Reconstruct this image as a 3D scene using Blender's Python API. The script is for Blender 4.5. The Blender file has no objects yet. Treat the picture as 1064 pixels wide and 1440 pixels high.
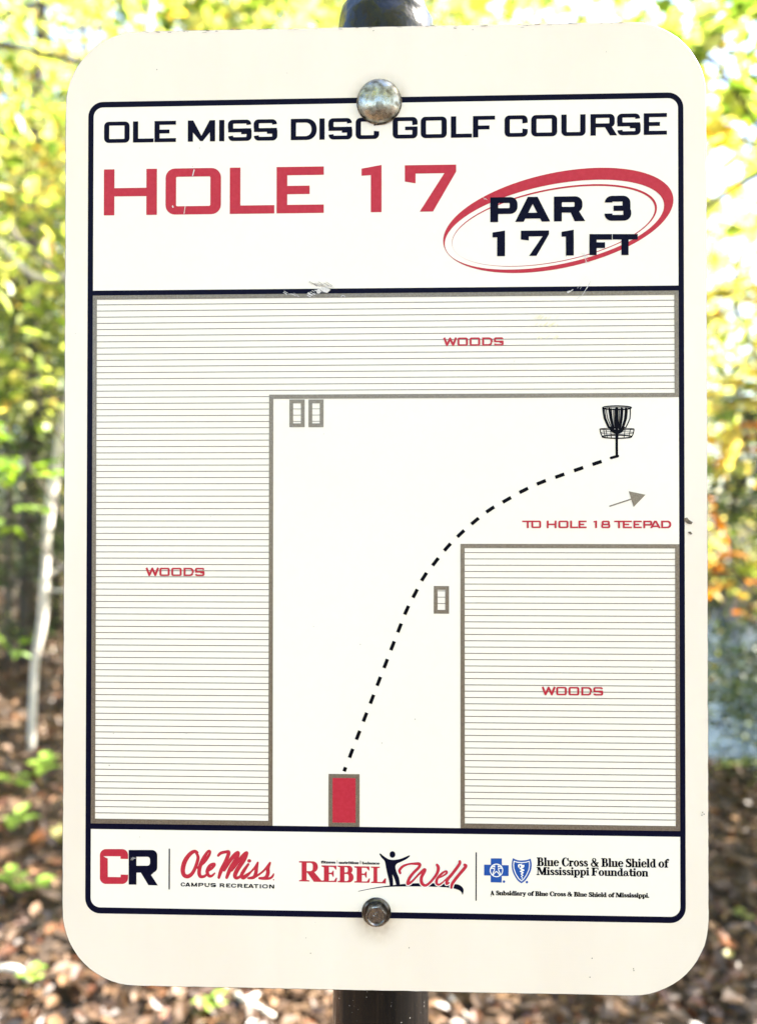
import bpy, math, random
from mathutils import Vector, Matrix, geometry
R_ = math.radians
scene = bpy.context.scene
COL = scene.collection

# ------------------------------------------------------------------ helpers
def tag(o, label=None, cat=None, group=None, kind=None):
    if label: o['label'] = label
    if cat: o['category'] = cat
    if group: o['group'] = group
    if kind: o['kind'] = kind
    return o

def empty(name, loc=(0, 0, 0), rz=0.0, parent=None):
    o = bpy.data.objects.new(name, None)
    o.empty_display_size = 0.05
    COL.objects.link(o)
    o.location = loc
    o.rotation_euler = (0, 0, rz)
    if parent: o.parent = parent
    return o

def mesh_obj(name, verts, faces, mats, parent=None, mi=None, smooth=False):
    me = bpy.data.meshes.new(name)
    me.from_pydata(verts, [], faces)
    for m in (mats if isinstance(mats, (list, tuple)) else [mats]):
        me.materials.append(m)
    if mi:
        me.polygons.foreach_set('material_index', mi)
    if smooth:
        me.polygons.foreach_set('use_smooth', [True] * len(me.polygons))
    me.update()
    o = bpy.data.objects.new(name, me)
    COL.objects.link(o)
    if parent: o.parent = parent
    return o

class MB:
    def __init__(s): s.v = []; s.f = []; s.mi = []
    def add(s, v, f, m=0):
        b = len(s.v); s.v += v
        s.f += [tuple(i + b for i in q) for q in f]; s.mi += [m] * len(f)
    def tube(s, pts, rad, n=8, m=0, cap=True):
        pts = [Vector(p) for p in pts]
        up = Vector((0.3, 0.9, 0.1)); vs = []; fs = []
        for i, p in enumerate(pts):
            t = (pts[min(i + 1, len(pts) - 1)] - pts[max(i - 1, 0)]).normalized()
            a = t.cross(up)
            if a.length < 0.05: a = t.cross(Vector((1, 0, 0)))
            a.normalize(); b = t.cross(a)
            r = rad[i] if isinstance(rad, (list, tuple)) else rad
            for k in range(n):
                w = 2 * math.pi * k / n
                vs.append(tuple(p + a * (math.cos(w) * r) + b * (math.sin(w) * r)))
        for i in range(len(pts) - 1):
            for k in range(n):
                k2 = (k + 1) % n
                fs.append((i * n + k, i * n + k2, (i + 1) * n + k2, (i + 1) * n + k))
        if cap:
            fs.append(tuple(range(n - 1, -1, -1))); fs.append(tuple((len(pts) - 1) * n + k for k in range(n)))
        s.add(vs, fs, m)
    def build(s, name, mats, parent=None, smooth=False):
        return mesh_obj(name, s.v, s.f, mats, parent, s.mi, smooth)

def new_mat(name):
    m = bpy.data.materials.new(name); m.use_nodes = True
    nt = m.node_tree
    for n in list(nt.nodes): nt.nodes.remove(n)
    out = nt.nodes.new('ShaderNodeOutputMaterial')
    return m, nt, out

def N(nt, t, **kw):
    n = nt.nodes.new(t)
    for k, v in kw.items():
        if k in n.inputs.keys(): n.inputs[k].default_value = v
        else: setattr(n, k, v)
    return n

def ramp(nt, fac, stops, interp='LINEAR'):
    n = nt.nodes.new('ShaderNodeValToRGB'); cr = n.color_ramp; cr.interpolation = interp
    while len(cr.elements) < len(stops): cr.elements.new(0.5)
    for e, (p, c) in zip(cr.elements, stops):
        e.position = p; e.color = (*c, 1) if len(c) == 3 else c
    nt.links.new(fac, n.inputs[0]); return n.outputs[0]

def pbr(name, color, rough=0.5, metal=0.0, noise=None, bump=None, coat=0.0, spec=0.5, rvar=None):
    """color; noise=(scale, other colour, low, high); bump=(scale, strength, distance)"""
    m, nt, out = new_mat(name)
    p = N(nt, 'ShaderNodeBsdfPrincipled')
    p.inputs['Base Color'].default_value = (*color, 1)
    p.inputs['Roughness'].default_value = rough
    p.inputs['Metallic'].default_value = metal
    p.inputs['Coat Weight'].default_value = coat
    p.inputs['Coat Roughness'].default_value = 0.12
    p.inputs['Specular IOR Level'].default_value = spec
    tc = N(nt, 'ShaderNodeTexCoord')
    if noise:
        nz = N(nt, 'ShaderNodeTexNoise', Scale=noise[0], Detail=4.0)
        nt.links.new(tc.outputs['Object'], nz.inputs['Vector'])
        c = ramp(nt, nz.outputs[0], [(noise[2], color), (noise[3], noise[1])])
        nt.links.new(c, p.inputs['Base Color'])
    if rvar:
        nz = N(nt, 'ShaderNodeTexNoise', Scale=rvar[0], Detail=3.0)
        nt.links.new(tc.outputs['Object'], nz.inputs['Vector'])
        mr = N(nt, 'ShaderNodeMapRange'); mr.inputs[1].default_value = 0.35; mr.inputs[2].default_value = 0.65
        mr.inputs[3].default_value = rvar[1]; mr.inputs[4].default_value = rvar[2]
        nt.links.new(nz.outputs[0], mr.inputs[0]); nt.links.new(mr.outputs[0], p.inputs['Roughness'])
    if bump:
        nz = N(nt, 'ShaderNodeTexNoise', Scale=bump[0], Detail=3.0)
        nt.links.new(tc.outputs['Object'], nz.inputs['Vector'])
        b = N(nt, 'ShaderNodeBump', Strength=bump[1], Distance=bump[2])
        nt.links.new(nz.outputs[0], b.inputs['Height']); nt.links.new(b.outputs[0], p.inputs['Normal'])
    nt.links.new(p.outputs[0], out.inputs[0])
    return m

def leaf_mat(name, cols, trans=0.55, tboost=1.0):
    """leaf: diffuse + translucent + a little sheen, colour random per leaf"""
    m, nt, out = new_mat(name)
    g = N(nt, 'ShaderNodeNewGeometry')
    n = len(cols)
    c = ramp(nt, g.outputs['Random Per Island'], [(i / (n - 1), q) for i, q in enumerate(cols)])
    d = N(nt, 'ShaderNodeBsdfDiffuse'); t = N(nt, 'ShaderNodeBsdfTranslucent')
    gl = N(nt, 'ShaderNodeBsdfGlossy', Roughness=0.45); gl.inputs['Color'].default_value = (.9, .9, .9, 1)
    hs = N(nt, 'ShaderNodeHueSaturation', Value=tboost, Saturation=1.1)
    nt.links.new(c, d.inputs['Color']); nt.links.new(c, hs.inputs['Color']); nt.links.new(hs.outputs[0], t.inputs['Color'])
    mx = N(nt, 'ShaderNodeMixShader'); mx.inputs[0].default_value = trans
    nt.links.new(d.outputs[0], mx.inputs[1]); nt.links.new(t.outputs[0], mx.inputs[2])
    m2 = N(nt, 'ShaderNodeMixShader'); m2.inputs[0].default_value = 0.06
    nt.links.new(mx.outputs[0], m2.inputs[1]); nt.links.new(gl.outputs[0], m2.inputs[2])
    nt.links.new(m2.outputs[0], out.inputs[0])
    return m

# ------------------------------------------------------------------ camera (pose solved from the 12 x 18 inch plate)
ax, ay, az_ = -9.04649002e-03, 3.13554710e-02, 5.62686580e-04
T = Vector((1.42248431, -2.86346856, 362.909653))
RM = Matrix.Rotation(ax, 3, 'X') @ Matrix.Rotation(ay, 3, 'Y') @ Matrix.Rotation(az_, 3, 'Z')
FPX, CX, CY = 1077.0, 532.0, 720.0
SZ = 1.40                      # height of the plate's centre above the ground
Cs = -(RM.transposed() @ T)    # camera in plate millimetres: right, down, away
def s2w(v): return Vector((v[0] / 1000, v[2] / 1000, SZ - v[1] / 1000))
CAM = s2w(Cs)
def d2w(v): return Vector((v[0], v[2], -v[1]))
def ray(px, py):
    return d2w(RM.transposed() @ Vector(((px - CX) / FPX, (py - CY) / FPX, 1.0)))
def at(px, py, y):
    """the point of the place seen at that spot of the photograph, y metres beyond the plate"""
    d = ray(px, py); k = (y - CAM.y) / d.y
    return CAM + d * k
cd = bpy.data.cameras.new('camera'); cam = bpy.data.objects.new('camera', cd); COL.objects.link(cam)
rx, uy, bz = d2w(RM.transposed() @ Vector((1, 0, 0))), d2w(RM.transposed() @ Vector((0, -1, 0))), d2w(RM.transposed() @ Vector((0, 0, -1)))
cam.matrix_world = Matrix(((rx.x, uy.x, bz.x, CAM.x), (rx.y, uy.y, bz.y, CAM.y), (rx.z, uy.z, bz.z, CAM.z), (0, 0, 0, 1)))
cd.sensor_fit = 'VERTICAL'; cd.sensor_height = 36.0; cd.sensor_width = 36.0
cd.lens = 36.0 * FPX / 1440.0
cd.clip_start = 0.01; cd.clip_end = 2000
cd.dof.use_dof = True; cd.dof.focus_distance = 0.364; cd.dof.aperture_fstop = cd.lens / 4.5
scene.camera = cam
cy_ = scene.cycles; cy_.max_bounces = 5; cy_.diffuse_bounces = 2; cy_.transmission_bounces = 3; cy_.glossy_bounces = 3

# ------------------------------------------------------------------ light
SUN_EL, SUN_AZ = 48.5, 76.0      # azimuth from +Y (beyond the plate) towards +X
sd = Vector((math.sin(R_(SUN_AZ)) * math.cos(R_(SUN_EL)), math.cos(R_(SUN_AZ)) * math.cos(R_(SUN_EL)), math.sin(R_(SUN_EL))))
sl = bpy.data.lights.new('sun', 'SUN'); sl.energy = 5.0; sl.angle = R_(0.5); sl.color = (1.0, 0.94, 0.84)
so = bpy.data.objects.new('sun', sl); COL.objects.link(so)
so.rotation_euler = (-sd).to_track_quat('-Z', 'Y').to_euler()
so.location = (0, 0, 20)
w = bpy.data.worlds.new('World'); scene.world = w; w.use_nodes = True
nt = w.node_tree; bg = nt.nodes['Background']
sky = nt.nodes.new('ShaderNodeTexSky'); sky.sky_type = 'NISHITA'; sky.sun_disc = False
sky.sun_elevation = R_(SUN_EL); sky.sun_rotation = R_(SUN_AZ); sky.air_density = 1.0; sky.dust_density = 1.5
nt.links.new(sky.outputs[0], bg.inputs[0]); bg.inputs[1].default_value = 0.09
vs = scene.view_settings; vs.view_transform = 'Standard'; vs.look = 'None'; vs.exposure = 3.2; vs.gamma = 1

# ------------------------------------------------------------------ flat artwork, in plate millimetres (right, down)
HI = None
Hm = Matrix(((FPX, 0, CX), (0, FPX, CY), (0, 0, 1))) @ Matrix(((RM[0][0], RM[0][1], T[0]), (RM[1][0], RM[1][1], T[1]), (RM[2][0], RM[2][1], T[2])))
HI = Hm.inverted()
def P(px, py):
    v = HI @ Vector((px, py, 1)); return (v[0] / v[2], v[1] / v[2])
def view(x0, y0, s): return lambda x, y: P(x0 + x / s, y0 + y / s)

def arc(cx, cy, rx, ry, a0, a1, n):
    return [(cx + rx * math.cos(a0 + (a1 - a0) * i / n), cy + ry * math.sin(a0 + (a1 - a0) * i / n)) for i in range(n + 1)]
def rr(x0, y0, x1, y1, r=0, n=6):
    """rounded rectangle; r one value or (top left, top right, bottom right, bottom left); y down"""
    r = (r,) * 4 if not isinstance(r, (tuple, list)) else r
    lim = min(abs(x1 - x0), abs(y1 - y0)) / 2
    r = [min(q, lim * 0.999) for q in r]; h = math.pi / 2; o = []
    for (cx, cy, q, a) in ((x1 - r[1], y0 + r[1], r[1], -h), (x1 - r[2], y1 - r[2], r[2], 0), (x0 + r[3], y1 - r[3], r[3], h), (x0 + r[0], y0 + r[0], r[0], 2 * h)):
        o += arc(cx, cy, q, q, a, a + h, n) if q > 1e-6 else [(cx, cy)]
    return o
def ell(cx, cy, a, b, n=20): return [(cx + a * math.cos(2 * math.pi * i / n), cy + b * math.sin(2 * math.pi * i / n)) for i in range(n)]
def area(p): return sum(p[i - 1][0] * p[i][1] - p[i][0] * p[i - 1][1] for i in range(len(p))) / 2
def stroke(pts, w, wl=None, rnd=True):
    """brush stroke as a chain of convex pieces; w one width or one per point"""
    W = list(w) if isinstance(w, (list, tuple)) else [w] * len(pts); o = []
    for i in range(len(pts) - 1):
        a, b = Vector(pts[i]), Vector(pts[i + 1]); d = (b - a)
        if d.length < 1e-6: continue
        n = Vector((-d.y, d.x)).normalized()
        o.append(([tuple(a + n * W[i] / 2), tuple(b + n * W[i + 1] / 2), tuple(b - n * W[i + 1] / 2), tuple(a - n * W[i] / 2)], True))
    rng = range(len(pts)) if rnd else range(1, len(pts) - 1)
    for i in rng: o.append((ell(pts[i][0], pts[i][1], W[i] / 2, W[i] / 2, 10), True))
    return o
def smooth(pts, k=4):
    """Catmull-Rom through points (any dimension)"""
    o = []; n = len(pts)
    for i in range(n - 1):
        p0, p1, p2, p3 = pts[max(i - 1, 0)], pts[i], pts[i + 1], pts[min(i + 2, n - 1)]
        for j in range(k):
            t = j / k
            o.append(tuple(0.5 * (2 * b + (c - a) * t + (2 * a - 5 * b + 4 * c - d) * t * t + (3 * b - a - 3 * c + d) * t ** 3) for a, b, c, d in zip(p0, p1, p2, p3)))
    o.append(tuple(pts[-1])); return o
def brush(f, pts, ws, k=4):
    """pts = (x, y, width) in a view f of the photograph, ws = mm per view unit"""
    q = smooth(pts, k); return stroke([f(a[0], a[1]) for a in q], [a[2] * ws for a in q])
def add(p): return [(p, True)]
def cut(p): return [(p, False)]

LV = 0.00006
def clean(p):
    o = []
    for q in p:
        if not o or (abs(q[0] - o[-1][0]) + abs(q[1] - o[-1][1])) > 2e-3: o.append(q)
    if len(o) > 2 and (abs(o[0][0] - o[-1][0]) + abs(o[0][1] - o[-1][1])) <= 2e-3: o.pop()
    return o
def ink(name, polys, mat, parent, lvl=1, label=None):
    """later polygons win (painter's order): fills and cut-outs become one flat mesh without overlaps"""
    vs, fs, sign = [], [], []
    for p, s in polys:
        p = clean(p)
        if len(p) < 3 or abs(area(p)) < 1e-5: continue
        if area(p) < 0: p = p[::-1]
        b = len(vs); vs += [Vector(q) for q in p]; fs.append(list(range(b, b + len(p)))); sign.append(s)
    ov, oe, of, xv, xe, xf = geometry.delaunay_2d_cdt(vs, [], fs, 1, 1e-5)
    # which polygon is painted last over each triangle
    polysv = [[(vs[i].x, vs[i].y) for i in q] for q in fs]
    bb = [(min(a for a, _ in q), min(b for _, b in q), max(a for a, _ in q), max(b for _, b in q)) for q in polysv]
    G = 4.0; grid = {}
    for k, (x0_, y0_, x1_, y1_) in enumerate(bb):
        for gx in range(int(x0_ // G), int(x1_ // G) + 1):
            for gy in range(int(y0_ // G), int(y1_ // G) + 1): grid.setdefault((gx, gy), []).append(k)
    def inside(q, x, y):
        c_ = False; j = len(q) - 1
        for i in range(len(q)):
            xi, yi = q[i]; xj, yj = q[j]
            if (yi > y) != (yj > y) and x < (xj - xi) * (y - yi) / (yj - yi) + xi: c_ = not c_
            j = i
        return c_
    keep = []
    for f in of:
        x = sum(ov[i][0] for i in f) / len(f); y = sum(ov[i][1] for i in f) / len(f)
        for k in reversed(grid.get((int(x // G), int(y // G)), [])):
            b_ = bb[k]
            if b_[0] <= x <= b_[2] and b_[1] <= y <= b_[3] and inside(polysv[k], x, y):
                if sign[k]: keep.append(f)
                break
    used = {}; vv = []; ff = []
    for f in keep:
        q = []
        for i in f:
            if i not in used: used[i] = len(vv); vv.append((ov[i][0] / 1000, -LV * lvl, -ov[i][1] / 1000))
            q.append(used[i])
        ff.append(tuple(q))
    o = mesh_obj(name, vv, ff, mat, parent)
    if label: o['label'] = label
    return o

# ---- wide squared sans capitals: box x0..x1, yt..yb, stem sv, bar sh
def wide(ch, x0, x1, yt, yb, sv, sh, rf=1.0):
    w, h = x1 - x0, yb - yt; ym = (yt + yb) / 2; xm = (x0 + x1) / 2
    r = rf * sv * 0.9; ri = sv * 0.12 * (1 if rf <= 1 else 4); A = []
    box = lambda a, b, c, d: [(a, b), (c, b), (c, d), (a, d)]
    if ch == 'O': A = add(rr(x0, yt, x1, yb, r)) + cut(rr(x0 + sv, yt + sh, x1 - sv, yb - sh, ri))
    elif ch == 'I': A = add(box(xm - sv / 2, yt, xm + sv / 2, yb))
    elif ch == 'L': A = add([(x0, yt), (x0 + sv, yt), (x0 + sv, yb - sh), (x1, yb - sh), (x1, yb), (x0, yb)])
    elif ch == 'E':
        A = add(box(x0, yt, x1, yb)) + cut(box(x0 + sv, yt + sh, x1 + 9, ym - sh / 2)) + cut(box(x0 + sv, ym + sh / 2, x1 + 9, yb - sh)) + cut(box(x1 - w * 0.3, ym - sh / 2 - .001, x1 + 9, ym + sh / 2 + .001))
    elif ch == 'F':
        A = add(box(x0, yt, x1, yb)) + cut(box(x0 + sv, yt + sh, x1 + 9, ym - sh / 2 + h * .04)) + cut(box(x0 + sv, ym + sh / 2 + h * .04, x1 + 9, yb + 1)) + cut(box(x1 - w * 0.25, yt + sh, x1 + 9, yb))
    elif ch == 'H':
        A = add(box(x0, yt, x1, yb)) + cut(box(x0 + sv, yt - 1, x1 - sv, ym - sh / 2)) + cut(box(x0 + sv, ym + sh / 2, x1 - sv, yb + 1))
    elif ch == 'T': A = add(box(x0, yt, x1, yt + sh)) + add(box(xm - sv / 2, yt + sh * .5, xm + sv / 2, yb))
    elif ch == 'U': A = add(rr(x0, yt, x1, yb, (0, 0, r, r))) + cut(rr(x0 + sv, yt - 1, x1 - sv, yb - sh, (0, 0, ri, ri)))
    elif ch == 'D': A = add(rr(x0, yt, x1, yb, (0, h * .45, h * .45, 0))) + cut(rr(x0 + sv, yt + sh, x1 - sv, yb - sh, (0, h * .28, h * .28, 0)))
    elif ch == 'C': A = add(rr(x0, yt, x1, yb, r)) + cut(rr(x0 + sv, yt + sh, x1 - sv, yb - sh, ri)) + cut([(x1 - sv - .01, yt + h * .38), (x1 + 1, yt + h * .34), (x1 + 1, yb - h * .34), (x1 - sv - .01, yb - h * .38)])
    elif ch == 'G':
        A = add(rr(x0, yt, x1, yb, r)) + cut(rr(x0 + sv, yt + sh, x1 - sv, yb - sh, ri)) + cut([(x1 - sv - .01, yt + h * .38), (x1 + 1, yt + h * .34), (x1 + 1, ym - sh * .3), (x1 - sv - .01, ym - sh * .3)]) + add(box(xm, ym - sh * .3, x1, ym + sh * .6))
    elif ch in 'S':
        A = add(rr(x0, yt, x1 - .02 * w, ym + sh / 2, (r, r, 0, r))) + add(rr(x0 + .01 * w, ym - sh / 2, x1, yb, (0, r, r, r)))
        A += cut(rr(x0 + sv, yt + sh, x1 - sv, ym - sh / 2, ri)) + cut(rr(x0 + sv, ym + sh / 2, x1 - sv, yb - sh, ri))
        A += cut([(x1 - sv - .01, yt + h * .255), (x1 + 1, yt + h * .215), (x1 + 1, ym - sh / 2), (x1 - sv - .01, ym - sh / 2)])
        A += add(rr(x1 - 2 * sv, ym - sh / 2, x1, ym + sh, (0, r, 0, 0)))
        A += cut([(x0 - 1, ym + sh / 2), (x0 + sv + .01, ym + sh / 2), (x0 + sv + .01, yb - h * .255), (x0 - 1, yb - h * .215)])
    elif ch == 'P': A = add(rr(x0, yt, x1, ym + sh * .75, (0, r, r, 0))) + cut(rr(x0 + sv, yt + sh, x1 - sv, ym - sh * .25, ri)) + add(box(x0, yt + .01, x0 + sv, yb))
    elif ch == 'R':
        x2 = x1 - w * .09; A = add([(xm - .02 * w, ym), (xm + w * .25, ym), (x1, yb), (x1 - sv * 1.35, yb)]) + add(rr(x0, yt, x2, ym + sh * .65, (0, r, r, 0))) + cut(rr(x0 + sv, yt + sh, x2 - sv, ym - sh * .35, ri)) + add(box(x0, yt + .01, x0 + sv, yb))
    elif ch == 'A':
        t = sv * .62; A = add([(xm - t, yt), (xm + t, yt), (x1, yb), (x0, yb)])
        k = w / 2 - t; s = k / h; yc = yb - h * .36
        ins = sv * 1.08
        ap = yt + (ins - t) / s + 0.02 if ins > t else yt + sh
        A += cut([(xm, ap), (xm + (yc - ap) * s, yc), (xm - (yc - ap) * s, yc)])
        y2 = yc + sh; a = x1 - (yb - y2) * s - ins; A += cut([(2 * xm - a, y2), (a, y2), (x1 - ins, yb + .01), (2 * xm - x1 + ins, yb + .01)])
    elif ch == 'M':
        A = add(box(x0, yt, x0 + sv, yb)) + add(box(x1 - sv, yt, x1, yb)) + add([(x0 + .01, yt), (x0 + sv * 1.05, yt), (xm, yb - h * .27), (x1 - sv * 1.05, yt), (x1 - .01, yt), (x1 - .01, yt + h * .27), (xm + sv * .25, yb - h * .02), (xm - sv * .25, yb - h * .02), (x0 + .01, yt + h * .27)])
    elif ch == 'N': A = add(box(x0, yt, x0 + sv, yb)) + add(box(x1 - sv, yt, x1, yb)) + add([(x0 + .01, yt), (x0 + sv * 1.2, yt), (x1 - .01, yb), (x1 - sv * 1.2, yb)])
    elif ch == 'W': A = stroke([(x0 + sv / 2, yt), (x0 + w * .28, yb - sv * .4), (xm, yt + sv * .4), (x0 + w * .72, yb - sv * .4), (x1 - sv / 2, yt)], sv * 1.05, rnd=False)
    elif ch == '1': A = add([(x1 - sv, yb), (x1, yb), (x1, yt - h * .015), (x0, yt + h * .06), (x0, yt + h * .06 + sh * .85), (x1 - sv, yt + h * .02 + sh)])
    elif ch == '7': A = add([(x0, yt), (x1, yt), (x1, yt + h * .15), (x0 + w * .55, yb), (x0 + w * .29, yb), (x1 - w * .23, yt + sh), (x0 + sv, yt + sh), (x0 + sv, yt + h * .39), (x0, yt + h * .35)])
    elif ch == '8':
        A = add(rr(x0 + w * .05, yt, x1 - w * .05, ym + sh / 2, r)) + add(rr(x0, ym - sh / 2, x1, yb, r)) + cut(rr(x0 + w * .05 + sv, yt + sh, x1 - w * .05 - sv, ym - sh / 2, ri)) + cut(rr(x0 + sv, ym + sh / 2, x1 - sv, yb - sh, ri))
    elif ch == '3':
        A = add(rr(x0 + w * .01, yt, x1 - w * .03, ym + sh / 2, (r, r, 0, 0))) + add(rr(x0, ym - sh / 2, x1, yb, (0, r, r, r)))
        A += cut(rr(x0 + sv, yt + sh, x1 - w * .03 - sv, ym - sh * .45, 0)) + cut(rr(x0 + sv, ym + sh * .45, x1 - sv, yb - sh, 0))
        A += cut([(x0 - 1, yt + h * .3), (x0 + sv + .01, yt + h * .36), (x0 + sv + .01, yb - h * .4), (x0 - 1, yb - h * .34)])
        A += cut(box(x0 - 1, ym - sh, x0 + w * .34, ym + sh * .9))
        A += cut([(x1 - w * .03, ym - sh * .35), (x1 + .5, ym - sh * .35), (x1 + .5, ym + sh * .1), (x1 - w * .01, ym + sh * .1)])
    return A

def wtext(items, f, yrow, yt, yb, sv, sh, rf=1.0):
    """items: (char, view x0, view x1); yt, yb in mm"""
    o = []
    for ch, a, b in items: o += wide(ch, f(a, yrow)[0], f(b, yrow)[0], yt, yb, sv, sh, rf)
    return o

# ---- bold roman letters on a unit grid (y up, cap height 1)
def roman(ch):
    """-> list of (poly, add), advance"""
    s, h, x = .2, .1, .68
    B = lambda a, b, c, d: add([(a, b), (c, b), (c, d), (a, d)])
    X = lambda a, b, c, d: cut([(a, b), (c, b), (c, d), (a, d)])
    if ch == 'l': return B(.06, 0, .26, 1) + B(0, 0, .33, h) + B(0, 1 - h, .2, 1), .34
    if ch == 'i': return B(.06, 0, .26, x) + B(0, 0, .33, h) + B(0, x - h, .2, x) + add(ell(.16, .89, .12, .12, 10)), .34
    if ch in 'hn':
        t = 1 if ch == 'h' else x
        return add(rr(.16, 0, .62, x, (0, 0, 0, 0))) + cut(rr(.5, .5, .7, .7, 0)) + add(ell(.45, .51, .17, .17, 12)) + cut(rr(.26, -.01, .42, x - .1, (0, 0, 0.06, .06))) + B(.06, 0, .26, t) + B(0, 0, .32, h) + B(.37, 0, .68, h) + B(0, t - h, .2, t), .69
    if ch == 'u': return add(rr(.06, 0, .5, .5, (0, 0, 0, .0))) + cut(rr(.26, .1, .42, .8, 0)) + B(.06, .08, .26, x) + B(.42, 0, .62, x) + B(.55, 0, .7, h) + B(0, x - h, .2, x) + B(.36, x - h, .5, x), .7
    if ch == 'r': return B(.06, 0, .26, x) + B(0, 0, .36, h) + B(0, x - h, .2, x) + stroke([(.22, .45), (.32, .6), (.42, .6)], .1) + add(ell(.42, .57, .1, .1, 10)), .54
    if ch == 'o': return add(ell(.3, .34, .3, .355)) + cut(ell(.3, .34, .1, .28)), .62
    if ch == 'e': return add(ell(.3, .34, .3, .355)) + cut(ell(.31, .34, .1, .28)) + B(.2, .34, .58, .42) + cut([(.38, .335), (.7, .335), (.7, .14), (.38, .2)]), .6
    if ch == 'c': return add(ell(.3, .34, .3, .355)) + cut(ell(.34, .34, .13, .28)) + cut([(.38, .46), (.7, .46), (.7, .14), (.38, .2)]) + add(ell(.46, .5, .1, .1, 10)), .57
    if ch == 's': return stroke([(.42, .5), (.36, .6), (.22, .63), (.11, .55), (.13, .44), (.3, .33), (.41, .22), (.37, .09), (.24, .06), (.1, .08), (.05, .2)], [.07, .09, .12, .15, .17, .19, .17, .15, .11, .09, .06]), .5
    if ch == 'S': return stroke([(.52, .72), (.46, .9), (.3, .95), (.14, .86), (.13, .7), (.3, .54), (.48, .42), (.54, .26), (.46, .1), (.28, .06), (.12, .12), (.05, .3)], [.06, .09, .13, .18, .21, .24, .24, .22, .18, .12, .09, .06]) + B(.03, 0, .1, .33) + B(.48, .68, .55, 1), .64
    if ch in 'db':
        A = add(ell(.3, .34, .28, .355)) + cut(ell(.31, .34, .1, .27)) + B(.38, 0, .58, 1) + B(.28, 1 - h, .42, 1) + B(.52, 0, .67, h)
        if ch == 'b': A = add(ell(.36, .34, .28, .355)) + cut(ell(.34, .34, .1, .27)) + B(.06, 0, .26, 1) + B(0, 1 - h, .2, 1)
        return A, .68
    if ch == 'p': return add(ell(.38, .34, .28, .355)) + cut(ell(.36, .34, .1, .27)) + B(.06, -.28, .26, x) + B(0, x - h, .2, x) + B(0, -.28, .36, -.28 + h), .69
    if ch == 'a': return add(ell(.27, .45, .22, .24)) + X(0, .2, .3, .6) + cut(ell(.26, .46, .09, .15)) + add(ell(.12, .5, .09, .09, 10)) + add(ell(.22, .19, .22, .2)) + cut(ell(.25, .19, .08, .13)) + B(.33, .08, .5, .48) + stroke([(.44, .1), (.52, .05), (.58, .08)], .09), .61
    if ch == 't': return B(.1, .1, .3, .92) + B(0, x - h, .44, x) + stroke([(.2, .1), (.28, .05), (.4, .1)], .12), .45
    if ch == 'f': return B(.08, 0, .28, .85) + B(0, x - h, .42, x) + B(0, 0, .38, h) + stroke([(.2, .82), (.27, .95), (.38, .96)], .1) + add(ell(.4, .89, .1, .1, 10)), .47
    if ch == 'y': return stroke([(.12, .66), (.32, .08)], .19, rnd=False) + stroke([(.52, .66), (.26, -.18), (.14, -.24)], .08, rnd=False) + add(ell(.12, -.18, .09, .09, 10)) + B(0, x - h, .3, x) + B(.4, x - h, .62, x), .62
    if ch == '.': return add(ell(.1, .1, .11, .11, 10)), .2
    if ch == '|': return B(.06, -.15, .14, 1.05), .2
    if ch == '&': return add(ell(.33, .25, .32, .27)) + cut(ell(.34, .25, .17, .18)) + add(ell(.38, .75, .23, .25)) + cut(ell(.38, .77, .1, .17)) + stroke([(.22, .72), (.72, .08)], .2, rnd=False) + stroke([(.78, .42), (.64, .2), (.5, .05)], .08) + B(.58, .42, .88, .5) + B(.62, 0, .88, h), .88
    if ch == 'B': return add(rr(.1, .5, .66, 1, (0, .22, .22, 0))) + cut(rr(.34, .57, .46, .93, 0.05)) + add(rr(.1, 0, .74, .55, (0, .25, .25, 0))) + cut(rr(.34, .07, .5, .48, .05)) + B(.1, 0, .34, 1) + B(0, 0, .4, h) + B(0, 1 - h, .4, 1), .78
    if ch == 'C': return add(ell(.4, .5, .4, .52)) + cut(ell(.46, .5, .2, .45)) + X(.6, .34, .9, .66) + B(.7, .6, .77, .98) + cut([(.58, .34), (.9, .34), (.9, .1), (.66, .2)]) + stroke([(.78, .32), (.7, .14), (.56, .06)], .07), .82
    if ch == 'M': return B(.12, 0, .19, 1) + B(.82, 0, 1.06, 1) + add([(.08, 1), (.36, 1), (.66, .3), (.66, .02), (.54, .02)]) + add([(.56, .02), (.66, .02), (.98, .9), (.84, 1)]) + B(0, 0, .32, h) + B(.74, 0, 1.14, h) + B(0, 1 - h, .3, 1) + B(.86, 1 - h, 1.14, 1), 1.16
    if ch == 'F': return B(.1, 0, .34, 1) + B(0, 0, .46, h) + B(0, 1 - h, .74, 1) + B(.67, .72, .74, 1) + B(.3, .48, .54, .48 + h) + B(.5, .36, .56, .68), .78
    if ch == 'A': return stroke([(.36, 1), (.1, 0)], .08, rnd=False) + stroke([(.36, .95), (.64, 0)], .24, rnd=False) + B(.2, .3, .55, .37) + B(0, 0, .24, h) + B(.46, 0, .84, h), .84
    return [], .34
def grow(p, e):
    if area(p) < 0: p = p[::-1]
    n = len(p); o = []
    for i in range(n):
        a, b, c_ = Vector(p[i - 1]), Vector(p[i]), Vector(p[(i + 1) % n]); t = (c_ - a)
        if t.length < 1e-6: o.append(p[i]); continue
        t.normalize(); o.append((b.x + t.y * e, b.y - t.x * e))
    return o
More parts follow.
